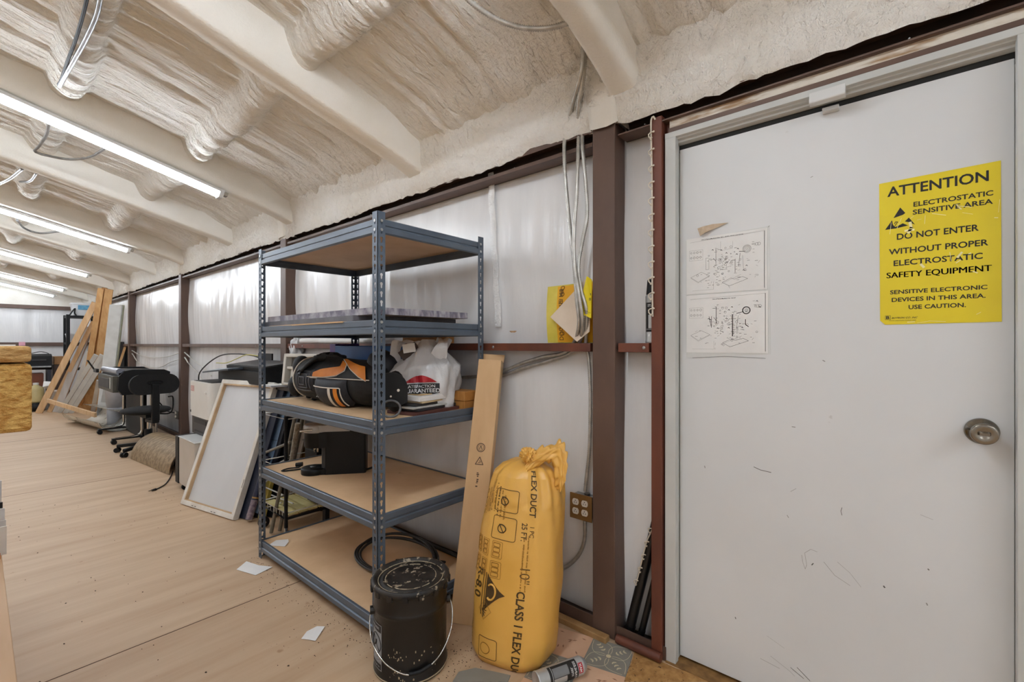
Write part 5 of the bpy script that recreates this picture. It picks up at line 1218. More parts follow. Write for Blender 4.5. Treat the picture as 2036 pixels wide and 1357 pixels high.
# ------------------------------------------------------------------ cabinet, photo printer, black printer, crate
M_BEIGE = mat('cabinet_beige', (190, 182, 172), .45, col2=(180, 172, 160), scale=3)
t = thing('low_cabinet', 'low beige cabinet with black end panel on casters under the white photo printer', 'cabinet', (-4.72, 1.4, 0))
mb = MB(); mb.box((-4.745, 1.14, .055), (-4.32, 1.60, .452), M_BEIGE); part(t, 'body', mb, bevel=.006)
mb = MB(); mb.box((-4.84, 1.135, .05), (-4.747, 1.60, .456), M_BLACK); part(t, 'rear_panel', mb, 'black end panel', .004)
mb = MB(); mb.box((-4.75, 1.135, .4525), (-4.315, 1.605, .462), mat('cabinet_top', (206, 208, 206), .3)); part(t, 'top', mb, 'pale top', .003)
for x, y in ((-4.70, 1.17), (-4.37, 1.19), (-4.70, 1.56), (-4.37, 1.56)):
    mb = MB(); mb.cyl((x-.012, y, .0235), (x+.012, y, .0235), .0235, M_BLACK, n=16); mb.box((x-.016, y-.012, .03), (x+.016, y+.012, .056), M_BLACK); part(t, 'caster', mb)
M_PRW = mat('printer_white', (216, 214, 208), .42, col2=(208, 206, 200), scale=3); M_PRG = mat('printer_grey', (52, 49, 50), .5, col2=(42, 40, 41), scale=5)
t = thing('photo_printer', 'white tower photo printer on a dark grey tray base standing on the low cabinet', 'printer', (-4.62, 1.45, .462))
px0, px1, py0, py1 = -4.88, -4.36, 1.25, 1.62
mb = MB(); mb.prism(rrect(px0, py0, px1, py1, .05, 6), .305, M_PRW, T(0, 0, .622)); part(t, 'body', mb, bevel=.006)
mb = MB(); mb.prism(rrect(px0+.01, py0+.012, px1-.01, py1, .03, 5), .155, M_PRG, T(0, 0, .465)); part(t, 'tray_base', mb, 'dark grey tray base', .004)
mb = MB(); mb.box((px0+.10, py0+.0085, .565), (px1-.10, py0+.012, .60), M_INK); mb.box((px0+.12, py0+.006, .49), (px1-.12, py0+.012, .50), M_INK); part(t, 'tray_slot', mb, 'dark tray slot')
mb = MB(); mb.box((px0+.02, py0+.03, .927), (px1-.03, py1-.02, .93), M_BLACK); part(t, 'top_recess', mb, 'black recessed top')
mb = MB(); mb.box((px1-.10, py0-.008, .835), (px1-.05, py0+.002, .85), M_PRW); mb.box((px0+.05, py0-.002, .84), (px0+.14, py0+.001, .89), mat('pink_sticker', (214, 186, 180), .6, col2=(170, 120, 116), scale=90)); mb.box((px0+.03, py0-.002, .65), (px0+.05, py0+.001, .67), M_INK); part(t, 'door_latch', mb, 'front latch and sticker')

# support table hidden behind the leaning frames
t = thing('low_table', 'low dark table behind the leaning white panel carrying the black printer and crate', 'table', (-3.75, 1.6, 0))
M_TBL = mat('dark_table', (52, 48, 46), .5)
mb = MB(); mb.box((-4.32, 1.50, .905), (-2.99, 1.745, .933), M_TBL); part(t, 'table_top', mb, bevel=.003)
for x in (-4.29, -3.02):
    for y in (1.57, 1.72): mb = MB(); mb.box((x-.02, y-.015, 0), (x+.02, y+.015, .905), M_TBL); part(t, 'leg', mb)
t = thing('black_printer', 'wide black inkjet printer with open paper tray behind the white panel', 'printer', (-4.2, 1.55, .935))
mb = MB(); mb.prism(rrect(-4.70, 1.42, -3.74, 1.74, .02), .10, M_BLACK, T(0, 0, .936)); part(t, 'body', mb, bevel=.006)
mb = MB(); mb.box((-.40, -.13, 0), (.42, .15, .05), M_BLACK, T(-4.16, 1.58, 1.04) @ RX(math.radians(8))); mb.box((-.38, -.12, .051), (.40, .13, .056), M_PRG, T(-4.16, 1.58, 1.04) @ RX(math.radians(8))); part(t, 'scanner_lid', mb, bevel=.006)
mb = MB(); q = [Vector(p) for p in ((-4.70, 1.44, 1.035), (-4.16, 1.44, 1.06), (-4.16, 1.33, 1.055), (-4.66, 1.29, 1.015))]; mb.add(q+[p-Vector((0, 0, .012)) for p in q], [(0, 3, 2, 1), (4, 5, 6, 7), (0, 1, 5, 4), (1, 2, 6, 5), (2, 3, 7, 6), (3, 0, 4, 7)], mat('tray_smoke', (70, 78, 86), .3, col2=(48, 54, 62), scale=5)); part(t, 'paper_tray', mb, 'smoky output tray')
mb = MB(); q = [p.lerp(sum(q, Vector())/4, .12)+Vector((0, 0, .002)) for p in q[:4]]; mb.add(q+[p-Vector((0, 0, .001)) for p in q], [(0, 3, 2, 1), (4, 5, 6, 7)], mat('tray_paper', (176, 190, 200), .5)); part(t, 'paper', mb, 'pale paper in the tray')
mb = MB(); mb.box((-4.66, 1.745, 1.0), (-4.35, 1.76, 1.17), M_BLACK); part(t, 'rear_support', mb, bevel=.003)
mb = MB(); mb.tube(spline([onY(u, v, 1.50) for u, v in ((395, 763), (397, 742), (415, 722), (440, 707), (470, 704), (500, 707), (516, 712))], .02), .006, M_BLACK, 8); single('cable', 'black cable looping from the white printer over the black printer', 'cable', mb, 'cables on the printers')
mb = MB(); mb.tube(spline([onY(u, v, 1.46) for u, v in ((430, 722), (450, 722), (470, 714), (490, 706), (512, 708))], .02), .004, mat('yellow_cable', (176, 170, 60), .45), 8); single('cable', 'yellow cable lying across the black printer', 'cable', mb, 'cables on the printers')
for k in range(5):
    mb = MB(); z = .9335+.0026*k; mb.box((-3.73+.012*math.sin(k*2), 1.42+.01*math.sin(k*3), z), (-3.545, 1.72, z+.0025), (mat('blue_folder', (110, 138, 172), .45) if k in (1, 3) else M_PAPER))
    single('paper_sheet', ['white sheets lowest in the pile on the table behind the white panel', 'blue folder second from bottom of the pile behind the white panel', 'white sheets in the middle of the pile behind the white panel', 'blue folder near the top of the pile behind the white panel', 'white sheet on top of the pile behind the white panel'][k], 'papers', mb, 'papers behind the white panel')
t = thing('plastic_crate', 'white moulded plastic crate with slots standing on edge behind the left shelf post', 'crate', (-3.35, 1.6, .945))
M_CR = mat('crate_white', (218, 216, 208), .45, col2=(206, 203, 194), scale=6)
Mc = frame((-3.52, 1.52, .946), Vector((.93, .30, 0)).normalized(), Vector((-.02, .10, .99)).normalized(), Vector((.29, -.93, .12)).normalized()); CW, CHH = .50, .235
mb = MB()
for a, b, d in (((0, 0), (CW, .018), .05), ((0, CHH-.025), (CW, CHH), .05), ((0, 0), (.025, CHH), .05), ((CW-.025, 0), (CW, CHH), .05), ((.02, .12), (CW-.02, .14), .035)): mb.box((a[0], a[1], -.01), (b[0], b[1], d), M_CR, Mc)
for k in range(6): mb.box((.05+.072*k, .01, -.004), (.09+.072*k, .13, .02), M_CR, Mc)
part(t, 'crate_body', mb, bevel=.005)
mb = MB(); mb.box((.02, .015, -.012), (CW-.02, CHH-.02, -.004), mat('crate_shade', (120, 116, 110), .6), Mc); part(t, 'back_wall', mb, 'back of the crate, greyed to look shaded')  # crate white turned grey to stand for shade behind the slots
# clear bag and paper rolls on the mid rail
mb = MB()
def wad(c, r, sd):
    def f(u, v):
        a = 6.283*u; th = math.pi*v; n = 1+.16*math.sin(4*a+sd+3*th)+.1*math.sin(9*a-7*th)
        return Vector((c[0]+r[0]*n*math.sin(th)*math.cos(a), c[1]+r[1]*n*math.sin(th)*math.sin(a), c[2]+r[2]*n*math.cos(th)))
    return f
mb.grid(wad((-3.98, 1.80, 1.20), (.07, .045, .10), 1), 28, 16, mat('clear_wad', (206, 208, 208), .25, col2=(186, 188, 190), scale=14, bump=.006, bscale=22), cu=True); single('crumpled_bag', 'crumpled clear plastic bag hanging on the rail left of the column behind the shelving', 'bag', mb)
for k, (x0, x1, y, r, z) in enumerate(((-3.88, -3.08, 1.80, .022, 1.283), (-3.50, -2.70, 1.775, .018, 1.279), (-3.60, -2.66, 1.812, .016, 1.318))):
    mb = MB(); mb.cyl((x0, y, z), (x1, y, z), r, M_PAPER, n=16); mb.cyl((x0-.001, y, z), (x0, y, z), r*.6, M_INK, n=12); single('paper_roll', ['thick white paper roll lying on the rail behind the shelving', 'slim white paper roll in front of the thick roll on the rail', 'white paper roll resting on top of the other rolls'][k], 'paper roll', mb, 'paper rolls on the rail')
mb = MB(); mb.box((-2.42, 1.77, 1.2605), (-2.0, 1.83, 1.36), M_BOXW); single('wood_block', 'brown wooden block on the rail behind the shopping bag', 'block', mb, bevel=.003)

# ------------------------------------------------------------------ wire cart, tubes and black bins behind the shelving
M_TUBE = mat('grey_tube', (128, 124, 114), .35, metal=.5, col2=(112, 108, 98), scale=8); M_WIRE = mat('white_wire', (206, 206, 200), .35, metal=.3)
t = thing('wire_cart', 'black wire cart with pale yellow slatted lower shelf on casters behind the shelving unit', 'cart', (-3.3, 1.5, 0))
mb = MB()
for x in (-3.32, -2.95):
    for y in (1.27, 1.68): mb.cyl((x, y, .09), (x, y, .80), .011, M_BLACK, n=10)
part(t, 'post', mb)
mb = MB()
for k in range(6): mb.box((-3.31, 1.29+.065*k, .165), (-2.95, 1.345+.065*k, .178), mat('slat_yellow', (214, 206, 150), .55, col2=(200, 190, 132), scale=8))
part(t, 'slat_shelf', mb, 'pale yellow slats')
mb = MB()
for z in (.15, .185, .42, .46, .78):
    mb.tube([(-3.32, 1.27, z), (-2.95, 1.27, z), (-2.95, 1.68, z), (-3.32, 1.68, z)], .004 if z not in (.15,) else .009, M_WIRE if z > .16 else M_BLACK, 6, closed=True)
for k in range(9): mb.cyl((-3.32+.046*k, 1.27, .185), (-3.32+.046*k, 1.27, .15), .002, M_WIRE, n=6)
part(t, 'wire_rim', mb, 'wire rims')
for x, y in ((-3.32, 1.27), (-2.95, 1.27), (-3.32, 1.68), (-2.95, 1.68)):
    mb = MB(); mb.cyl((x-.012, y+.01, .035), (x+.012, y+.01, .035), .035, M_BLACK, n=18); mb.cyl((x-.02, y+.01, .035), (x+.02, y+.01, .035), .01, M_CHROME, n=10); mb.cyl((x, y, .06), (x, y, .095), .012, M_CHROME, n=10); part(t, 'caster', mb)
t = thing('folding_stand', 'grey tubular folding stand with wire rungs leaning behind the left shelf post', 'stand', (-3.0, 1.22, 0))
for a, b in (((539, 1060), (586, 832)), ((556, 1056), (602, 830))):
    p0 = onZ(*a, .012); p1 = onY(*b, p0.y+.10); mb = MB(); mb.cyl(p0, p1, .0115, M_TUBE, n=12); part(t, 'leg', mb)
mb = MB()
p0 = onZ(539, 1060, .012); 
for a, b in (((578, 880), (524, 902)), ((572, 912), (524, 938)), ((566, 932), (524, 962)), ((560, 1000), (524, 1012)), ((563, 985), (524, 968)), ((583, 1002), (540, 985))):
    mb.cyl(onY(*a, p0.y+.06), onY(*b, p0.y+.10), .0045 if a != (578, 880) else .010, M_WIRE if a != (578, 880) else M_TUBE, n=8)
part(t, 'rung', mb, 'pale wire rungs')
mb = MB(); p0 = onZ(568, 1010, .4); a_ = onY(578, 930, 1.33); b_ = onY(592, 842, 1.34); mb.cyl(a_, b_, .016, mat('printed_tube', (168, 160, 146), .5, col2=(120, 110, 96), scale=60), n=14); single('printed_tube', 'slim grey printed tube standing against the folding stand', 'tube', mb, loc=a_)
mb = MB(); 
for k in range(5): mb.box((-3.10, 1.46, .46+.10*k), (-2.93, 1.73, .545+.10*k), M_BLACK)
mb.box((-3.09, 1.47, .19), (-2.94, 1.72, .95), M_BLACK)
single('black_bin', 'stack of black plastic drawers behind the coffee machine', 'drawers', mb, bevel=.004)

# ------------------------------------------------------------------ power cord and brown dome
t = thing('loose_power_cord', 'black power cord with plug trailing on the floor in front of the low cabinet', 'cord', (-5, 1.1, 0))
mb = MB(); mb.tube(spline([onY(352, 868, 1.17), onY(352, 900, 1.165), onZ(347, 925, .012), onZ(341, 945, .007), onZ(330, 962, .006), onZ(316, 971, .006), onZ(308, 974, .006)], .02), .005, M_BLACK, 8); part(t, 'cable', mb)
mb = MB(); a_ = onZ(310, 973.5, .009); b_ = onZ(301, 976, .009); mb.cyl(a_, b_, .011, M_BLACK, r1=.007, n=12); d_ = (b_-a_).normalized(); s_ = d_.cross(Vector((0, 0, 1)))*.006
for k in (-1, 1): mb.box((-.002, -.001, -.003), (.022, .001, .003), M_CHROME, frame(b_+s_*k, d_, s_.normalized(), (0, 0, 1)))
part(t, 'plug', mb)
# brown fibre half-drum
t = thing('fibre_drum', 'brown mottled fibre half drum lying on the floor between office chair and low cabinet', 'drum', (-5.8, 1.25, 0))
M_FIB = mat('fibre_brown', (150, 128, 98), .6, col2=(118, 98, 70), scale=26, stretch=(1, .5, 1), fac=(.4, .6), bump=.002, bscale=40)
dA = Vector((-6.42, 1.32, 0)); dB = Vector((-5.35, 1.42, 0)); dd = (dB-dA).normalized(); ds = Vector((dd.y, -dd.x, 0))
def dome(u, v, r=.235): a = math.pi*v; return dA.lerp(dB, u)+ds*(r*math.cos(a)*.95)+Vector((0, 0, .003+r*math.sin(a)*1.08))
mb = MB(); mb.grid(lambda u, v: dome(u, v), 14, 26, M_FIB); mb.grid(lambda u, v: dome(u, v, .229), 14, 26, M_FIB, flip=True)
for uu in (0, 1):
    n_ = 26; o_ = [dome(uu, i/(n_-1)) for i in range(n_)]; q_ = [dome(uu, i/(n_-1), .229) for i in range(n_)]; mb.add(o_+q_, [(i, i+1, n_+i+1, n_+i) for i in range(n_-1)], M_FIB)
part(t, 'shell', mb)

# ------------------------------------------------------------------ office chair (back to the viewer)
t = thing('office_chair', 'black office chair with oval backrest standing by the wall in front of the plotter', 'chair', (-6.9, 1.42, 0))
cx_, cy_ = -6.62, 1.33
M_CH = mat('chair_fabric', (15, 15, 16), .85, col2=(10, 10, 11), scale=30, bump=.001, bscale=90)
Mch = T(cx_, cy_, 0) @ RZ(math.radians(8))
# backrest plane faces +x (viewer side)
mb = MB(); pl = rrect(-.24, -.115, .24, .115, .11, 8); Mbk = Mch @ frame((.05, .0, .79), (0, 1, 0), (-.10, 0, .995), (.995, 0, .10)); mb.prism(pl, .045, M_CH, Mbk); part(t, 'backrest', mb, bevel=.016)
mb = MB(); Mg = Mbk @ T(0, .02, .046); mb.tube([Mg @ Vector((.07*math.cos(a), .022*math.sin(a), .004)) for a in [6.283*i/24 for i in range(24)]], .006, M_BLACK, 6, closed=True); mb.box((-.05, -.004, 0), (.05, .004, .006), M_BLACK, Mg); part(t, 'back_handle', mb)
mb = MB(); mb.box((-.045, -.038, -.33), (.0, .038, .10), M_BLACK, Mch @ T(.115, 0, .70)); mb.box((-.20, -.035, -.03), (.02, .035, .01), M_BLACK, Mch @ T(.09, 0, .375)); part(t, 'back_bracket', mb, bevel=.01)
mb = MB(); mb.grid(lambda u, v: Mch @ Vector((-.17+.235*math.cos(6.283*u)*math.sin(math.pi*v)**.6, .245*math.sin(6.283*u)*math.sin(math.pi*v)**.6, .475-.045*math.cos(math.pi*v)*-1)), 36, 12, M_CH, cu=True); part(t, 'seat', mb)
mb = MB(); mb.cyl(Mch @ Vector((-.10, 0, .06)), Mch @ Vector((-.10, 0, .26)), .038, M_BLACK, n=18); mb.cyl(Mch @ Vector((-.10, 0, .26)), Mch @ Vector((-.10, 0, .44)), .016, M_CHROME, n=14); mb.box((-.20, -.06, .40), (0, .06, .44), M_BLACK, Mch); part(t, 'gas_column', mb)
mb = MB(); mb.tube(spline([Mch @ Vector((-.16, .10, .42)), Mch @ Vector((-.16, .25, .42)), Mch @ Vector((-.16, .27, .60)), Mch @ Vector((-.1, .20, .62))], .02), .008, M_BLACK, 8); part(t, 'lever', mb)
for k in range(5):
    a = math.radians(10+72*k); h0 = Mch @ Vector((-.10, 0, .10)); h1 = Mch @ Vector((-.10+.31*math.cos(a), .31*math.sin(a), .075))
    mb = MB(); d_ = (h1-h0).normalized(); mb.box((0, -.022, -.02), ((h1-h0).length, .022, .016), M_BLACK, frame(h0, d_, Vector((0, 0, 1)).cross(d_).normalized(), d_.cross(Vector((0, 0, 1)).cross(d_)).normalized())); lg = part(t, 'leg', mb, bevel=.006)
    mb = MB(); s_ = Vector((-d_.y, d_.x, 0)).normalized()
    for q in (-1, 1): mb.cyl(Vector((h1.x, h1.y, .0275))+s_*(.006*q), Vector((h1.x, h1.y, .0275))+s_*(.026*q), .0275, M_BLACK, n=16)
    mb.cyl((h1.x, h1.y, .03), (h1.x, h1.y, .075), .008, M_BLACK, n=8); part(lg, 'caster', mb)

# ------------------------------------------------------------------ large format plotter on stand
t = thing('plotter', 'dark large format plotter on a chrome legged stand behind the office chair', 'plotter', (-7.7, 1.3, 0))
M_PLT = mat('plotter_dark', (32, 32, 34), .5, col2=(24, 24, 27), scale=5); M_PLO = mat('plotter_olive', (78, 76, 66), .5, col2=(64, 62, 54), scale=5)
pxa, pxb, pya, pyb = -8.35, -7.30, 1.11, 1.62
mb = MB(); mb.prism([(1.14, .66), (1.20, .63), (1.62, .66), (1.62, .905), (1.30, .92), (1.14, .90)], 1.05, M_PLT, frame((pxa, 0, 0), (0, 1, 0), (0, 0, 1), (1, 0, 0))); part(t, 'body', mb, bevel=.01)
for x in (pxa-.06, pxb):
    mb = MB(); mb.prism([(1.12, .70), (1.16, .63), (1.63, .64), (1.64, .90), (1.58, .93), (1.26, .94), (1.18, .925), (1.13, .86)], .075, M_BLACK, frame((x, 0, 0), (0, 1, 0), (0, 0, 1), (1, 0, 0))); part(t, 'end_housing', mb, bevel=.012)
mb = MB(); mb.cyl((pxa, 1.155, .915), (pxb, 1.155, .915), .042, mat('media_roll', (150, 154, 164), .3, metal=.4, col2=(130, 134, 146), scale=6), n=22); part(t, 'media_roll', mb, 'silver grey roll')
mb = MB(); mb.box((pxa+.02, 1.085, .66), (pxb-.02, 1.14, .86), M_PLO); mb.box((pxa+.1, 1.08, .70), (pxb-.25, 1.086, .82), M_PLT); mb.box((pxb-.20, 1.078, .70), (pxb-.12, 1.086, .84), mat('plot_panel', (150, 152, 144), .4)); part(t, 'front_cover', mb, 'olive grey front cover', .006)
mb = MB(); mb.box((-.03, 0, 0), (.03, .016, .15), M_BLACK, T(pxa-.16, 1.06, .90) @ RX(math.radians(28))); mb.box((-.04, -.01, -.02), (.2, .02, .03), M_BLACK, T(pxa-.15, 1.07, .89)); part(t, 'control_panel', mb, bevel=.004)
for x, yv in ((-8.50, 1.38), (-7.50, 1.40)):
    mb = MB(); mb.tube(spline([(x, yv, .66), (x, yv, .30), (x, yv, .13), (x, yv-.03, .085), (x+.02, yv-.10, .072), (x+.02, 1.13, .068)], .02), .015, M_CHROME, 10); part(t, 'stand_leg', mb, 'chrome stand leg')
    mb = MB(); mb.box((x-.01, 1.10, .055), (x+.05, 1.40, .075), M_BLACK); part(t, 'foot_bar', mb, bevel=.004)
    mb = MB(); 
    for q in (0, .035): mb.cyl((x+q-.012, 1.12, .029), (x+q+.012, 1.12, .029), .029, M_BLACK, n=16)
    part(t, 'caster', mb)
mb = MB(); mb.cyl((-7.52, 1.50, .02), (-7.52, 1.50, .64), .012, M_CHROME, n=10); mb.cyl((-7.50, 1.55, .02), (-7.50, 1.55, .64), .012, M_CHROME, n=10); part(t, 'rear_tube', mb, 'chrome rear tubes')
mb = MB(); q = [onZ(244, 850, 0), onZ(283, 866, 0)]; 
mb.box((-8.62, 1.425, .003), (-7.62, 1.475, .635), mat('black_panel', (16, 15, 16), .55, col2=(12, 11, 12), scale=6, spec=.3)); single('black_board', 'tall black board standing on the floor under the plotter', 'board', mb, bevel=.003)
# wall cables
M_CBW = mat('white_cable', (206, 204, 198), .5)
for k, (pts, lb) in enumerate((([(262, 697), (275, 705), (300, 711), (330, 710), (357, 702)], 'upper white cable strung between the columns behind the plotter'), ([(264, 705), (272, 718), (290, 728), (310, 732), (325, 728), (340, 720), (357, 715)], 'lower wavy white cable strung between the columns behind the plotter'),
                               ([(368, 702), (378, 711), (392, 722), (410, 736), (420, 748)], 'upper white cable drooping behind the white photo printer'), ([(368, 712), (374, 722), (386, 735), (398, 748), (404, 762)], 'lower white cable drooping behind the white photo printer'))):
    mb = MB(); mb.tube(spline([onY(u, v, 1.81) for u, v in pts], .03), .006, M_CBW, 6); mb.tube(spline([onY(pts[0][0]-4, pts[0][1]-2, 1.80), onY(*pts[0], 1.79), onY(pts[1][0], pts[1][1], 1.80)], .03), .008, M_CBW, 6)
    single('wall_cable', lb, 'cable', mb, 'white cables along the long wall')
t = thing('wall_socket', 'small double wall socket low on the column behind the office chair', 'socket', (-7.32, 1.78, .4))
mb = MB(); a_ = onY(351, 825, 1.76); mb.box((a_.x-.03, 1.752, a_.z-.055), (a_.x+.12, 1.80, a_.z+.055), M_STEEL); part(t, 'box', mb)
mb = MB()
for q in (-.025, .025): mb.ell((a_.x-.0, 1.75, a_.z+q), (.02, .012, .018), M_IV, 12, 8)
part(t, 'plug', mb, 'white plugs')
mb = MB(); mb.tube(spline([(a_.x, 1.745, a_.z+.025), (a_.x-.3, 1.72, a_.z+.03), (-7.9, 1.66, .45), (-8.1, 1.62, .5)], .04), .008, M_BLACK, 6); part(t, 'plug_cable', mb)

# ------------------------------------------------------------------ lumber leaning in the far corner
M_SHADOWD = mat('bore_shadow', (70, 56, 48), .7)  # dark colour standing for the shade inside the lock holes
def plank(name, label, cat, foot, top, wpx, th, m, fx=None, tx_=None, group='lumber leaning in the far corner', zf=.004, edge=None):
    p0 = onZ(foot[0], foot[1], zf) if fx is None else onX(foot[0], foot[1], fx)
    p1 = onX(top[0], top[1], tx_ if tx_ is not None else -11.35)
    a = (p1-p0); L_ = a.length; a.normalize(); zc = p0.x*FW[0]+p0.y*FW[1]; w = wpx*zc/F_PX
    n = Vector((1, -.25, .1)); n = (n-a*n.dot(a)).normalized(); s_ = a.cross(n)
    if s_.y > 0: s_ = -s_
    M_ = frame(p0, s_, a, s_.cross(a)); mb = MB(); mb.box((-w/2, 0, -th/2), (w/2, L_, th/2), m, M_)
    if not edge: return single(name, label, cat, mb, group, bevel=.002)
    t = thing(name, label, cat, tuple(p0), group); part(t, 'board_face', mb, bevel=.002)
    mb = MB(); mb.box((-w/2-.012, .02, -th/2+.004), (-w/2-.0005, L_-.02, th/2-.004), edge, M_); part(t, 'board_edge', mb, 'brown bare edge'); return t
plank('pine_stud', 'pale pine stud leaning leftmost in the lumber pile, foot nearest the viewer', 'stud', (77, 822), (189, 602), 10, .045, M_PINEL, tx_=-11.3)
plank('pine_stud', 'pale pine stud just right of the leftmost stud in the lumber pile', 'stud', (98, 820), (186, 640), 7, .04, M_PINEL, tx_=-11.5)
plank('grey_plank', 'grey washed plank with brown edge leaning right of the two pale studs', 'plank', (112, 820), (178, 651), 10.5, .03, M_TRIMG, tx_=-11.6, edge=mat('brown_edge', (150, 118, 92), .6))
plank('white_trim', 'short white trim board leaning between grey plank and the pine bundle', 'trim', (134, 816), (177, 698), 7, .03, M_TRIMW, tx_=-11.45, group='white trim boards in the far corner')
for k, (f_, t_, lb) in enumerate((((118, 821), (191, 706), 'leftmost of three white trim boards leaning together'), ((130, 822), (203, 706), 'middle of three white trim boards leaning together'), ((141, 822), (212, 709), 'rightmost of three white trim boards leaning together'))):
    plank('white_trim', lb, 'trim', f_, t_, 7.2, .022, M_TRIMW, tx_=-10.75+.06*k, group='white trim boards in the far corner')
for k, (f_, t_, w_, lb) in enumerate((((163, 816), (201, 574), 9, 'left stud of the tall orange pine bundle touching the ceiling'), ((176, 815), (208, 573), 8, 'middle stud of the tall orange pine bundle, set back'), ((184, 816), (217, 576), 12, 'right and widest stud of the tall orange pine bundle'))):
    plank('pine_stud', lb, 'stud', f_, t_, w_, .05, M_PINE if k != 1 else M_ORANGEW, tx_=-11.0-.1*(k == 1), group='tall pine bundle')
plank('pine_stud', 'orange pine offcut leaning low behind the white trims, left one', 'stud', (151, 816), (190, 742), 10, .04, M_ORANGEW, tx_=-11.2); plank('pine_stud', 'orange pine offcut leaning low under the tall bundle, right one', 'stud', (171, 818), (192, 738), 12, .04, M_PINE, tx_=-10.95)
plank('pine_stud', 'thin brown stick leaning between grey plank and tall bundle', 'stud', (160, 805), (190, 655), 4, .03, M_ORANGEW, tx_=-11.6)
plank('white_trim', 'short grey white board standing left of the pine offcut under the plotter', 'trim', (184, 818), (196, 757), 6, .02, M_TRIMW, tx_=-10.6, group='white trim boards in the far corner'); plank('white_trim', 'second short grey white board standing beside the first under the plotter', 'trim', (190, 818), (201, 757), 4, .02, M_TRIMW, tx_=-10.5, group='white trim boards in the far corner')
plank('pine_stud', 'pale pine board standing with a pointed top under the plotter', 'stud', (196, 819), (208, 742), 9, .03, M_PINEL, tx_=-10.3)
plank('white_trim', 'short white block standing right of the pointed pine board', 'trim', (206, 800), (213, 762), 8, .03, M_TRIMW, fx=-9.6, tx_=-9.5, group='white trim boards in the far corner')
p0 = onX(94, 797, -11.2); p1 = onX(190, 826, -9.1); dv = (p1-p0).normalized()
mb = MB(); mb.box((0, -.032, -.015), ((p1-p0).length, .032, .015), M_PINEL, frame(p0, dv, Vector((0, 0, 1)).cross(dv).normalized().cross(dv)*-1, Vector((0, 0, 1)).cross(dv).normalized())); single('pine_stud', 'pale pine board lying low across the feet of the lumber pile', 'stud', mb, 'lumber leaning in the far corner')
# white door slabs leaning on the wall
for k, (fpx, tpx_, w_, m, lb) in enumerate((((206, 822), (231, 607), 20, M_TRIMW, 'wide white door slab leaning against the long wall beside the far column'), ((219, 822), (243, 607), 7, mat('olive_slab', (172, 172, 150), .55, col2=(158, 158, 136), scale=6), 'narrow olive white slab leaning behind the wide white door slab'))):
    t = thing('door_slab', lb, 'door slab', tuple(onX(fpx[0], fpx[1], -9.9)), 'door slabs leaning in the far corner')
    p0 = onX(fpx[0]-2, 800, -10.0-.1*k); p0.z = .004; p1 = onX(*tpx_, -10.15-.1*k); a = (p1-p0); L_ = a.length; a.normalize(); n = Vector((.9, -.45, .1)); n = (n-a*n.dot(a)).normalized(); s_ = n.cross(a); wv = w_*7.6/F_PX
    M_ = frame(p0, s_, a, n); mb = MB(); mb.box((-wv/2, 0, -.02), (wv/2, L_, .02), m, M_); part(t, 'slab', mb, bevel=.002)
    mb = MB(); mb.cyl(M_ @ Vector((wv*.25, L_*.42, .02)), M_ @ Vector((wv*.25, L_*.42, .024)), .025, M_SHADOWD, n=14); mb.cyl(M_ @ Vector((wv*.25, L_*.34, .02)), M_ @ Vector((wv*.25, L_*.34, .024)), .02, M_SHADOWD, n=14); part(t, 'lock_bore', mb, 'lock holes drawn as shadow dark discs')
plank('pine_stud', 'thin pine stick leaning on the wall left of the far column', 'stud', (234, 735), (249, 690), 4, .02, M_PINE, fx=-10.7, tx_=-10.9)
mb = MB(); mb.box((-12.6, 1.70, 0), (-10.9, 1.78, 1.30), mat('dark_board_back', (52, 50, 50), .7)); single('dark_board_sheet', 'dark sheet material standing against the wall behind the lumber', 'board', mb)

# galvanised curved sheet and white pail
t = thing('metal_sheet', 'curved galvanised sheet metal trough lying on the floor under the plotter', 'sheet metal', (-9.4, 1.2, 0))
M_GAL = mat('galvanised_sheet', (196, 194, 184), .28, metal=.75, col2=(176, 172, 160), scale=5, rvar=.06)
sA = onZ(157, 832, .1); sB = Vector((-8.55, 1.33, .1)); sA = Vector((-10.15, 1.10, .1)); sd = (sB-sA).normalized(); sn = Vector((sd.y, -sd.x, 0))
def tr(u, v, k=1): a = math.radians(195+180*v); return sA.lerp(sB, u)+sn*(-.22*math.cos(a)*k)*1+Vector((0, 0, .20+.20*math.sin(a)*k-.097))-sn*.0
mb = MB(); mb.grid(lambda u, v: tr(u, v), 10, 20, M_GAL); mb.grid(lambda u, v: tr(u, v, .985), 10, 20, M_GAL, flip=True); part(t, 'trough', mb)
mb = MB(); q = [tr(0, 1), tr(1, 1), tr(1, 1)+Vector((0, 0, .012))+sn*.16, tr(0, 1)+Vector((-.12, 0, .012))+sn*.16]
mb.add(q+[p-Vector((0, 0, .004)) for p in q], [(0, 1, 2, 3), (7, 6, 5, 4), (0, 4, 5, 1), (1, 5, 6, 2), (2, 6, 7, 3), (3, 7, 4, 0)], M_GAL); part(t, 'flange', mb)
t = thing('white_pail', 'white plastic pail with lid standing in front of the lumber under the plotter', 'pail', (-9.1, 1.45, 0))
c = onX(229, 810, -9.25); mb = MB(); Mp = T(c.x, c.y, 0.0)
mb.lathe([(0, .28), (.105, .28), (.125, .60), (.130, .605), (.130, .62)], mat('pail_white', (212, 214, 222), .35), Mp, 24); mb.lathe([(0, .001), (.10, .001), (.10, .28)], MATS['pail_white'], Mp, 20); part(t, 'pail_body', mb)
mb = MB(); mb.lathe([(.135, .60), (.138, .605), (.138, .635), (.125, .642), (0, .642)], MATS['pail_white'], Mp, 24); part(t, 'lid', mb)

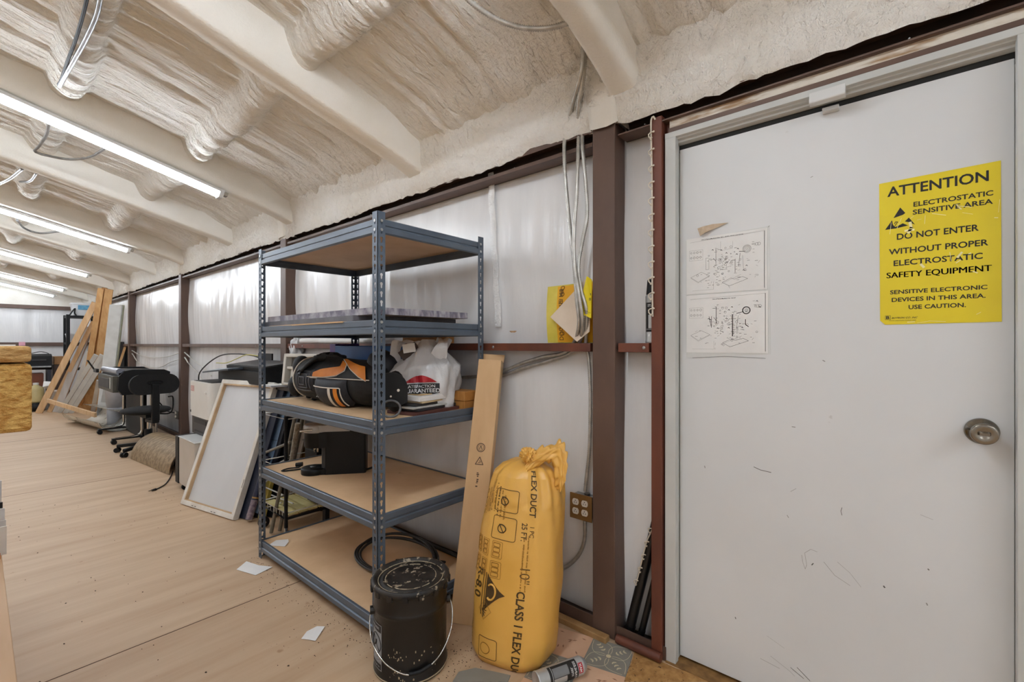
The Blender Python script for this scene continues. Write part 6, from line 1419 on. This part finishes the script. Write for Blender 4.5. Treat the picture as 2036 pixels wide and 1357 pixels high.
# ------------------------------------------------------------------ black shelf with white bins by the far wall
t = thing('black_shelf', 'black plastic shelf standing by the far wall behind the lumber', 'shelf', (-14.2, 1.45, 0))
sx0, sx1, sy0, sy1 = -14.6, -14.1, 1.335, 1.80
for x in (sx0, sx1):
    for y in (sy0, sy1): mb = MB(); mb.box((x-.03, y-.03, 0), (x+.03, y+.03, 1.92), M_BLACK); part(t, 'post', mb)
for z in (.1, .70, 1.28, 1.88): mb = MB(); mb.box((sx0-.02, sy0-.02, z-.03), (sx1+.02, sy1+.02, z+.02), M_BLACK); part(t, 'shelf_board', mb, bevel=.004)
M_BIN = mat('bin_white', (216, 218, 220), .35, col2=(206, 208, 210), scale=4)
def tub(label, x, y, z, w, h, blue):
    t = thing('storage_tub', label, 'tub', (x, y, z), 'white tubs on the black shelf')
    mb = MB(); n_ = 4; b_ = [(-.85, -.85), (.85, -.85), (.85, .85), (-.85, .85)]; t_ = [(-1, -1), (1, -1), (1, 1), (-1, 1)]
    mb.add([(x+p*w*.8, y+q*w, z) for p, q in b_]+[(x+p*w*.8, y+q*w, z+h) for p, q in t_], [(3, 2, 1, 0), (4, 5, 6, 7)]+[(i, (i+1) % 4, 4+(i+1) % 4, 4+i) for i in range(4)], M_BIN); part(t, 'tub_body', mb, bevel=.006)
    mb = MB(); mb.box((x-w*.86, y-w*1.06, z+h*.93), (x+w*.86, y+w*1.06, z+h+.02), M_BIN); part(t, 'lid', mb, bevel=.006)
    if blue: mb = MB(); mb.box((x+w*.78, y-w*.5, z+h*.50), (x+w*.80, y+w*.9, z+h*.88), mat('label_blue', (96, 158, 188), .5, col2=(70, 128, 164), scale=12)); part(t, 'label', mb, 'blue label')
tub('large white tub with blue label on top of the black shelf', -14.3, 1.60, 1.905, .20, .27, True)
tub('small white tub on the middle of the black shelf behind the lumber', -14.3, 1.44, 1.305, .12, .17, False)
mb = MB(); mb.tube(spline([(-14.1, 1.36, 1.905), (-14.1, 1.42, 2.02), (-14.1, 1.45, 2.06), (-14.1, 1.44, 1.96), (-14.1, 1.47, 1.905)], .02), .014, M_BLACK, 6); single('black_hook', 'small black bent handle tool on the edge of the black shelf', 'tool', mb)
mb = MB(); mb.box((-14.5, 1.72, 2.20), (-14.2, 1.85, 2.28), M_BLACK); 
# ------------------------------------------------------------------ far printer on its stand, boxes and jug
t = thing('wide_printer', 'black wide printer on dark legs in front of the far wall, left end hidden', 'printer', (-14.5, .85, 0))
mb = MB(); mb.prism([(-.3, .70), (.18, .70), (.26, .76), (.24, 1.0), (.1, 1.04), (-.3, 1.04)], .80, M_BLACK, frame((-14.4, 1.09, 0), (1, 0, 0), (0, 0, 1), (0, -1, 0))); part(t, 'body', mb, bevel=.01)
mb = MB(); mb.box((-14.14, .35, .755), (-14.08, 1.07, .785), M_STEEL); mb.box((-14.15, .70, .90), (-14.12, 1.0, .93), M_PRG); part(t, 'front_strip', mb, 'silver front strip')
for y in (.36, 1.02):
    mb = MB(); mb.box((-14.62, y, 0), (-14.2, y+.06, .70), mat('stand_dark_blue', (44, 48, 62), .5)); part(t, 'leg', mb)
mb = MB(); mb.tube(spline([(-14.3, .74, 1.04), (-14.3, .90, 1.09), (-14.3, 1.0, 1.075), (-14.3, 1.05, 1.045)], .03), .008, M_BLACK, 6); part(t, 'cable', mb)
for (x0, x1, y0, y1, z0, z1, c, lb) in ((-14.7, -14.3, .55, .97, .001, .62, (128, 72, 50), 'brown wooden chest under the far black printer'), (-14.9, -14.4, 1.14, 1.32, .80, .98, (168, 122, 74), 'tan carton on stacked boxes beside the far black printer'), (-14.9, -14.4, 1.13, 1.34, .001, .79, (86, 66, 56), 'dark brown box under the tan carton by the far wall'), (-12.9, -12.5, .93, 1.15, .001, .34, (196, 186, 176), 'pale crumpled carton on the floor behind the pale studs'), (-12.8, -12.4, .70, .90, .001, .22, (140, 136, 132), 'grey box on the floor left of the lumber feet')):
    mb = MB(); mb.box((x0, y0, z0), (x1, y1, z1), mat('box_%d_%d_%d' % c, c, .6, col2=tuple(int(v*.88) for v in c), scale=6)); single('box', lb, 'box', mb, 'boxes by the far wall', bevel=.005)
t = thing('plastic_jug', 'beige translucent plastic jug with white cap on the floor left of the lumber', 'jug', (-12.3, .73, 0))
c = Vector((-12.35, .735, 0)); mb = MB(); Mj = T(*c); M_JUG = mat('jug_beige', (196, 184, 138), .4, col2=(180, 166, 118), scale=4)
mb.lathe([(0, .16), (.10, .16), (.115, .20), (.115, .40), (.09, .45), (.04, .48), (.035, .50)], M_JUG, Mj, 20); part(t, 'jug_body', mb)
mb = MB(); mb.lathe([(0, .001), (.12, .001), (.12, .16), (0, .16)], M_BLACK, Mj, 18); part(t, 'stand', mb); mb = MB(); mb.cyl(c+Vector((0, 0, .495)), c+Vector((0, 0, .53)), .04, M_WHITE, n=14); part(t, 'cap', mb, 'white cap')
mb = MB(); mb.add([(-12.3, .82, .45), (-12.3, .92, .47), (-12.35, .95, .54), (-12.4, .84, .55), (-12.4, .88, .40)], [(0, 1, 2, 3), (3, 2, 1, 0), (0, 4, 1), (3, 4, 0), (2, 4, 3), (1, 4, 2)], M_PAPER); single('crumpled_paper', 'crumpled white paper beside the beige jug', 'paper', mb)
mb = MB(); mb.box((-15.7, .655, 1.222), (-15.645, .76, 1.31), mat('pink_note', (236, 178, 196), .7)); single('sticky_note', 'pink sticky note on the dark girt of the far wall', 'note', mb)
# foam gable details on the far wall
mb = MB()
for a, b in (((-15.70, -.5, 2.42), (-15.70, .9, 2.36)), ((-15.70, 1.0, 2.19), (-15.70, 1.0, 2.50))): mb.cyl(a, b, .012, mat('foam_crack', (150, 148, 142), .8), n=6)
struct('trim_8', mb, 'cracks in the gable foam')
# thin cables on the ceiling
def rcable(label, px, h, r=.009, m=M_STEEL):
    mb = MB(); mb.tube(spline([onR(u, v, h) for u, v in px], .03), r, m, 7); single('ceiling_cable', label, 'cable', mb, 'cables along the ceiling')
rcable('dark cable hanging beside the nearest purlin at the top left', [(176, -15), (165, 30), (150, 80), (135, 120), (122, 158), (116, 168)], .05, .007, M_BLACK)
rcable('bright flex conduit next to the dark cable at the top left', [(202, -15), (192, 30), (172, 75), (150, 115), (130, 150), (118, 172)], .05, .010)
rcable('grey cable drooping above the long lit tube', [(98, 240), (92, 268), (78, 290), (70, 302), (100, 311), (140, 317), (180, 312), (212, 293)], .03, .009)
rcable('thin cable at the left edge between first and second lit tubes', [(-6, 368), (20, 355), (44, 336)], .02, .012)
rcable('short cable hanging by the purlin left of the second lit tube', [(40, 362), (60, 360), (72, 345)], .02, .010)
rcable('thin cable drooping above the second lit tube', [(34, 438), (50, 455), (80, 464), (120, 460)], .02, .012)

# ------------------------------------------------------------------ workbench corner at the left edge
M_RW = mat('rough_sawn_end', (226, 186, 122), .85, col2=(184, 132, 66), scale=30, stretch=(1, 1.2, 5), fac=(.35, .65), bump=.012, bscale=40, bstretch=(1, 3, 6), detail=9, speck=(126, 84, 36), speck_scale=24, speck_at=.70)
M_RW2 = mat('rough_sawn_block', (228, 184, 104), .85, col2=(188, 132, 54), scale=64, stretch=(1, 1, 2.2), fac=(.36, .62), bump=.014, bscale=75, bstretch=(1, 1.5, 2.2), detail=9, speck=(236, 200, 130), speck_scale=30, speck_at=.66)
t = thing('workbench', 'rough sawn timber workbench whose corner juts in at the left edge of the view', 'workbench', (-1.9, -.4, 0))
ex = -1.20; q = onX(64, 700, ex); yb = q.y; zt = onX(60, 689, ex).z; zm = onX(60, 722, ex).z; zb = onX(60, 858, ex).z
mb = MB(); mb.box((ex-1.9, yb-.9, zm+.0015), (ex+.001, yb-.0008, zt), M_RW); part(t, 'top_plank', mb, 'rough sawn top plank', .005)
mb = MB(); mb.box((ex-.34, yb-.9, zb), (ex, yb, zm-.0015), M_RW2); part(t, 'end_beam', mb, 'rough sawn beam under the top', .007)
for x in (ex-.25, ex-1.7):
    for y in (yb-.85, yb-.25): mb = MB(); mb.box((x-.045, y-.045, 0), (x+.045, y+.045, zb), M_PINE); part(t, 'leg', mb, bevel=.003)
mb = MB(); mb.box((ex-.04, yb-.87, zt+.0005), (ex+.02-.03, yb-.02, zt+.003), M_PAPER); single('paper_sheet', 'white paper lying on top of the workbench corner at the left edge', 'paper', mb)
# lower shelf of the workbench whose edge runs along the left border
dz = .72; zt2 = CH-dz
e0 = onZ(35, 1357, zt2); e1_ = onZ(6, 1108, zt2)
mb = MB(); mb.box((e1_.x-1.0, e0.y-.98, zt2-.018), (-1.0, e0.y, zt2), mat('pale_plywood', (214, 180, 142), .6, col2=(202, 166, 126), scale=4, stretch=(.5, 4, 1))); part(t, 'lower_shelf', mb, 'pale plywood lower shelf', .002)
for k, (x, h, c, lb) in enumerate(((e1_.x-.02, .105, (224, 222, 216), 'tallest white print standing at the front of the row on the workbench shelf'), (e1_.x-.12, .10, (210, 208, 206), 'grey white print second in the row on the workbench shelf'), (e1_.x-.22, .12, (226, 226, 224), 'white print third in the row on the workbench shelf'), (e1_.x-.40, .10, (34, 34, 36), 'black card standing behind the white prints on the workbench shelf'), (e1_.x-.55, .16, (222, 222, 222), 'white print at the back of the row on the workbench shelf'))):
    mb = MB(); yy = onX(13 if k < 3 else 5, 1075, x).y; yy = max(yy, e0.y-.02); yy = min(yy, e0.y+.012)
    mb.box((-.004, -.30, 0), (.0, yy, h), mat('print_%d' % k, c, .6), T(x, 0, zt2+.001) @ RY(math.radians(14))); single('print_card', lb, 'card', mb, 'cards standing on the workbench shelf')
mb = MB(); q = onX(3, 1090, e1_.x+.03); mb.box((-.001, -.06, 0), (.002, e0.y-.004, .02), mat('orange_card', (196, 116, 40), .6), T(e1_.x+.02, 0, zt2+.001)); single('print_card', 'small orange card low in front of the white prints', 'card', mb, 'cards standing on the workbench shelf')
import math
F=905;CX=1018;HY=685;CH=1.255
a=math.atan2(1067,905)
fx,fy=-math.cos(a),math.sin(a); rx,ry=math.sin(a),math.cos(a)
def d(u,v):
    l=(u-CX)/F; return (fx+l*rx, fy+l*ry, -(v-HY)/F)
def onY(u,v,Y): D=d(u,v); t=Y/D[1]; return tuple(round(c,3) for c in (D[0]*t,Y,CH+D[2]*t))
def onX(u,v,X): D=d(u,v); t=X/D[0]; return tuple(round(c,3) for c in (X,D[1]*t,CH+D[2]*t))
def onZ(u,v,Z): D=d(u,v); t=(Z-CH)/D[2]; return tuple(round(c,3) for c in (D[0]*t,D[1]*t,Z))
def pr(x,y,z):
    zc=x*fx+y*fy; l=x*rx+y*ry; return (round(CX+F*l/zc,1), round(HY-F*(z-CH)/zc,1))
def onP(u,v,n,c): # n.p=c (abs coords)
    D=d(u,v); num=c-n[2]*CH; den=sum(n[i]*D[i] for i in range(3)); t=num/den
    return tuple(round(q,3) for q in (D[0]*t,D[1]*t,CH+D[2]*t))
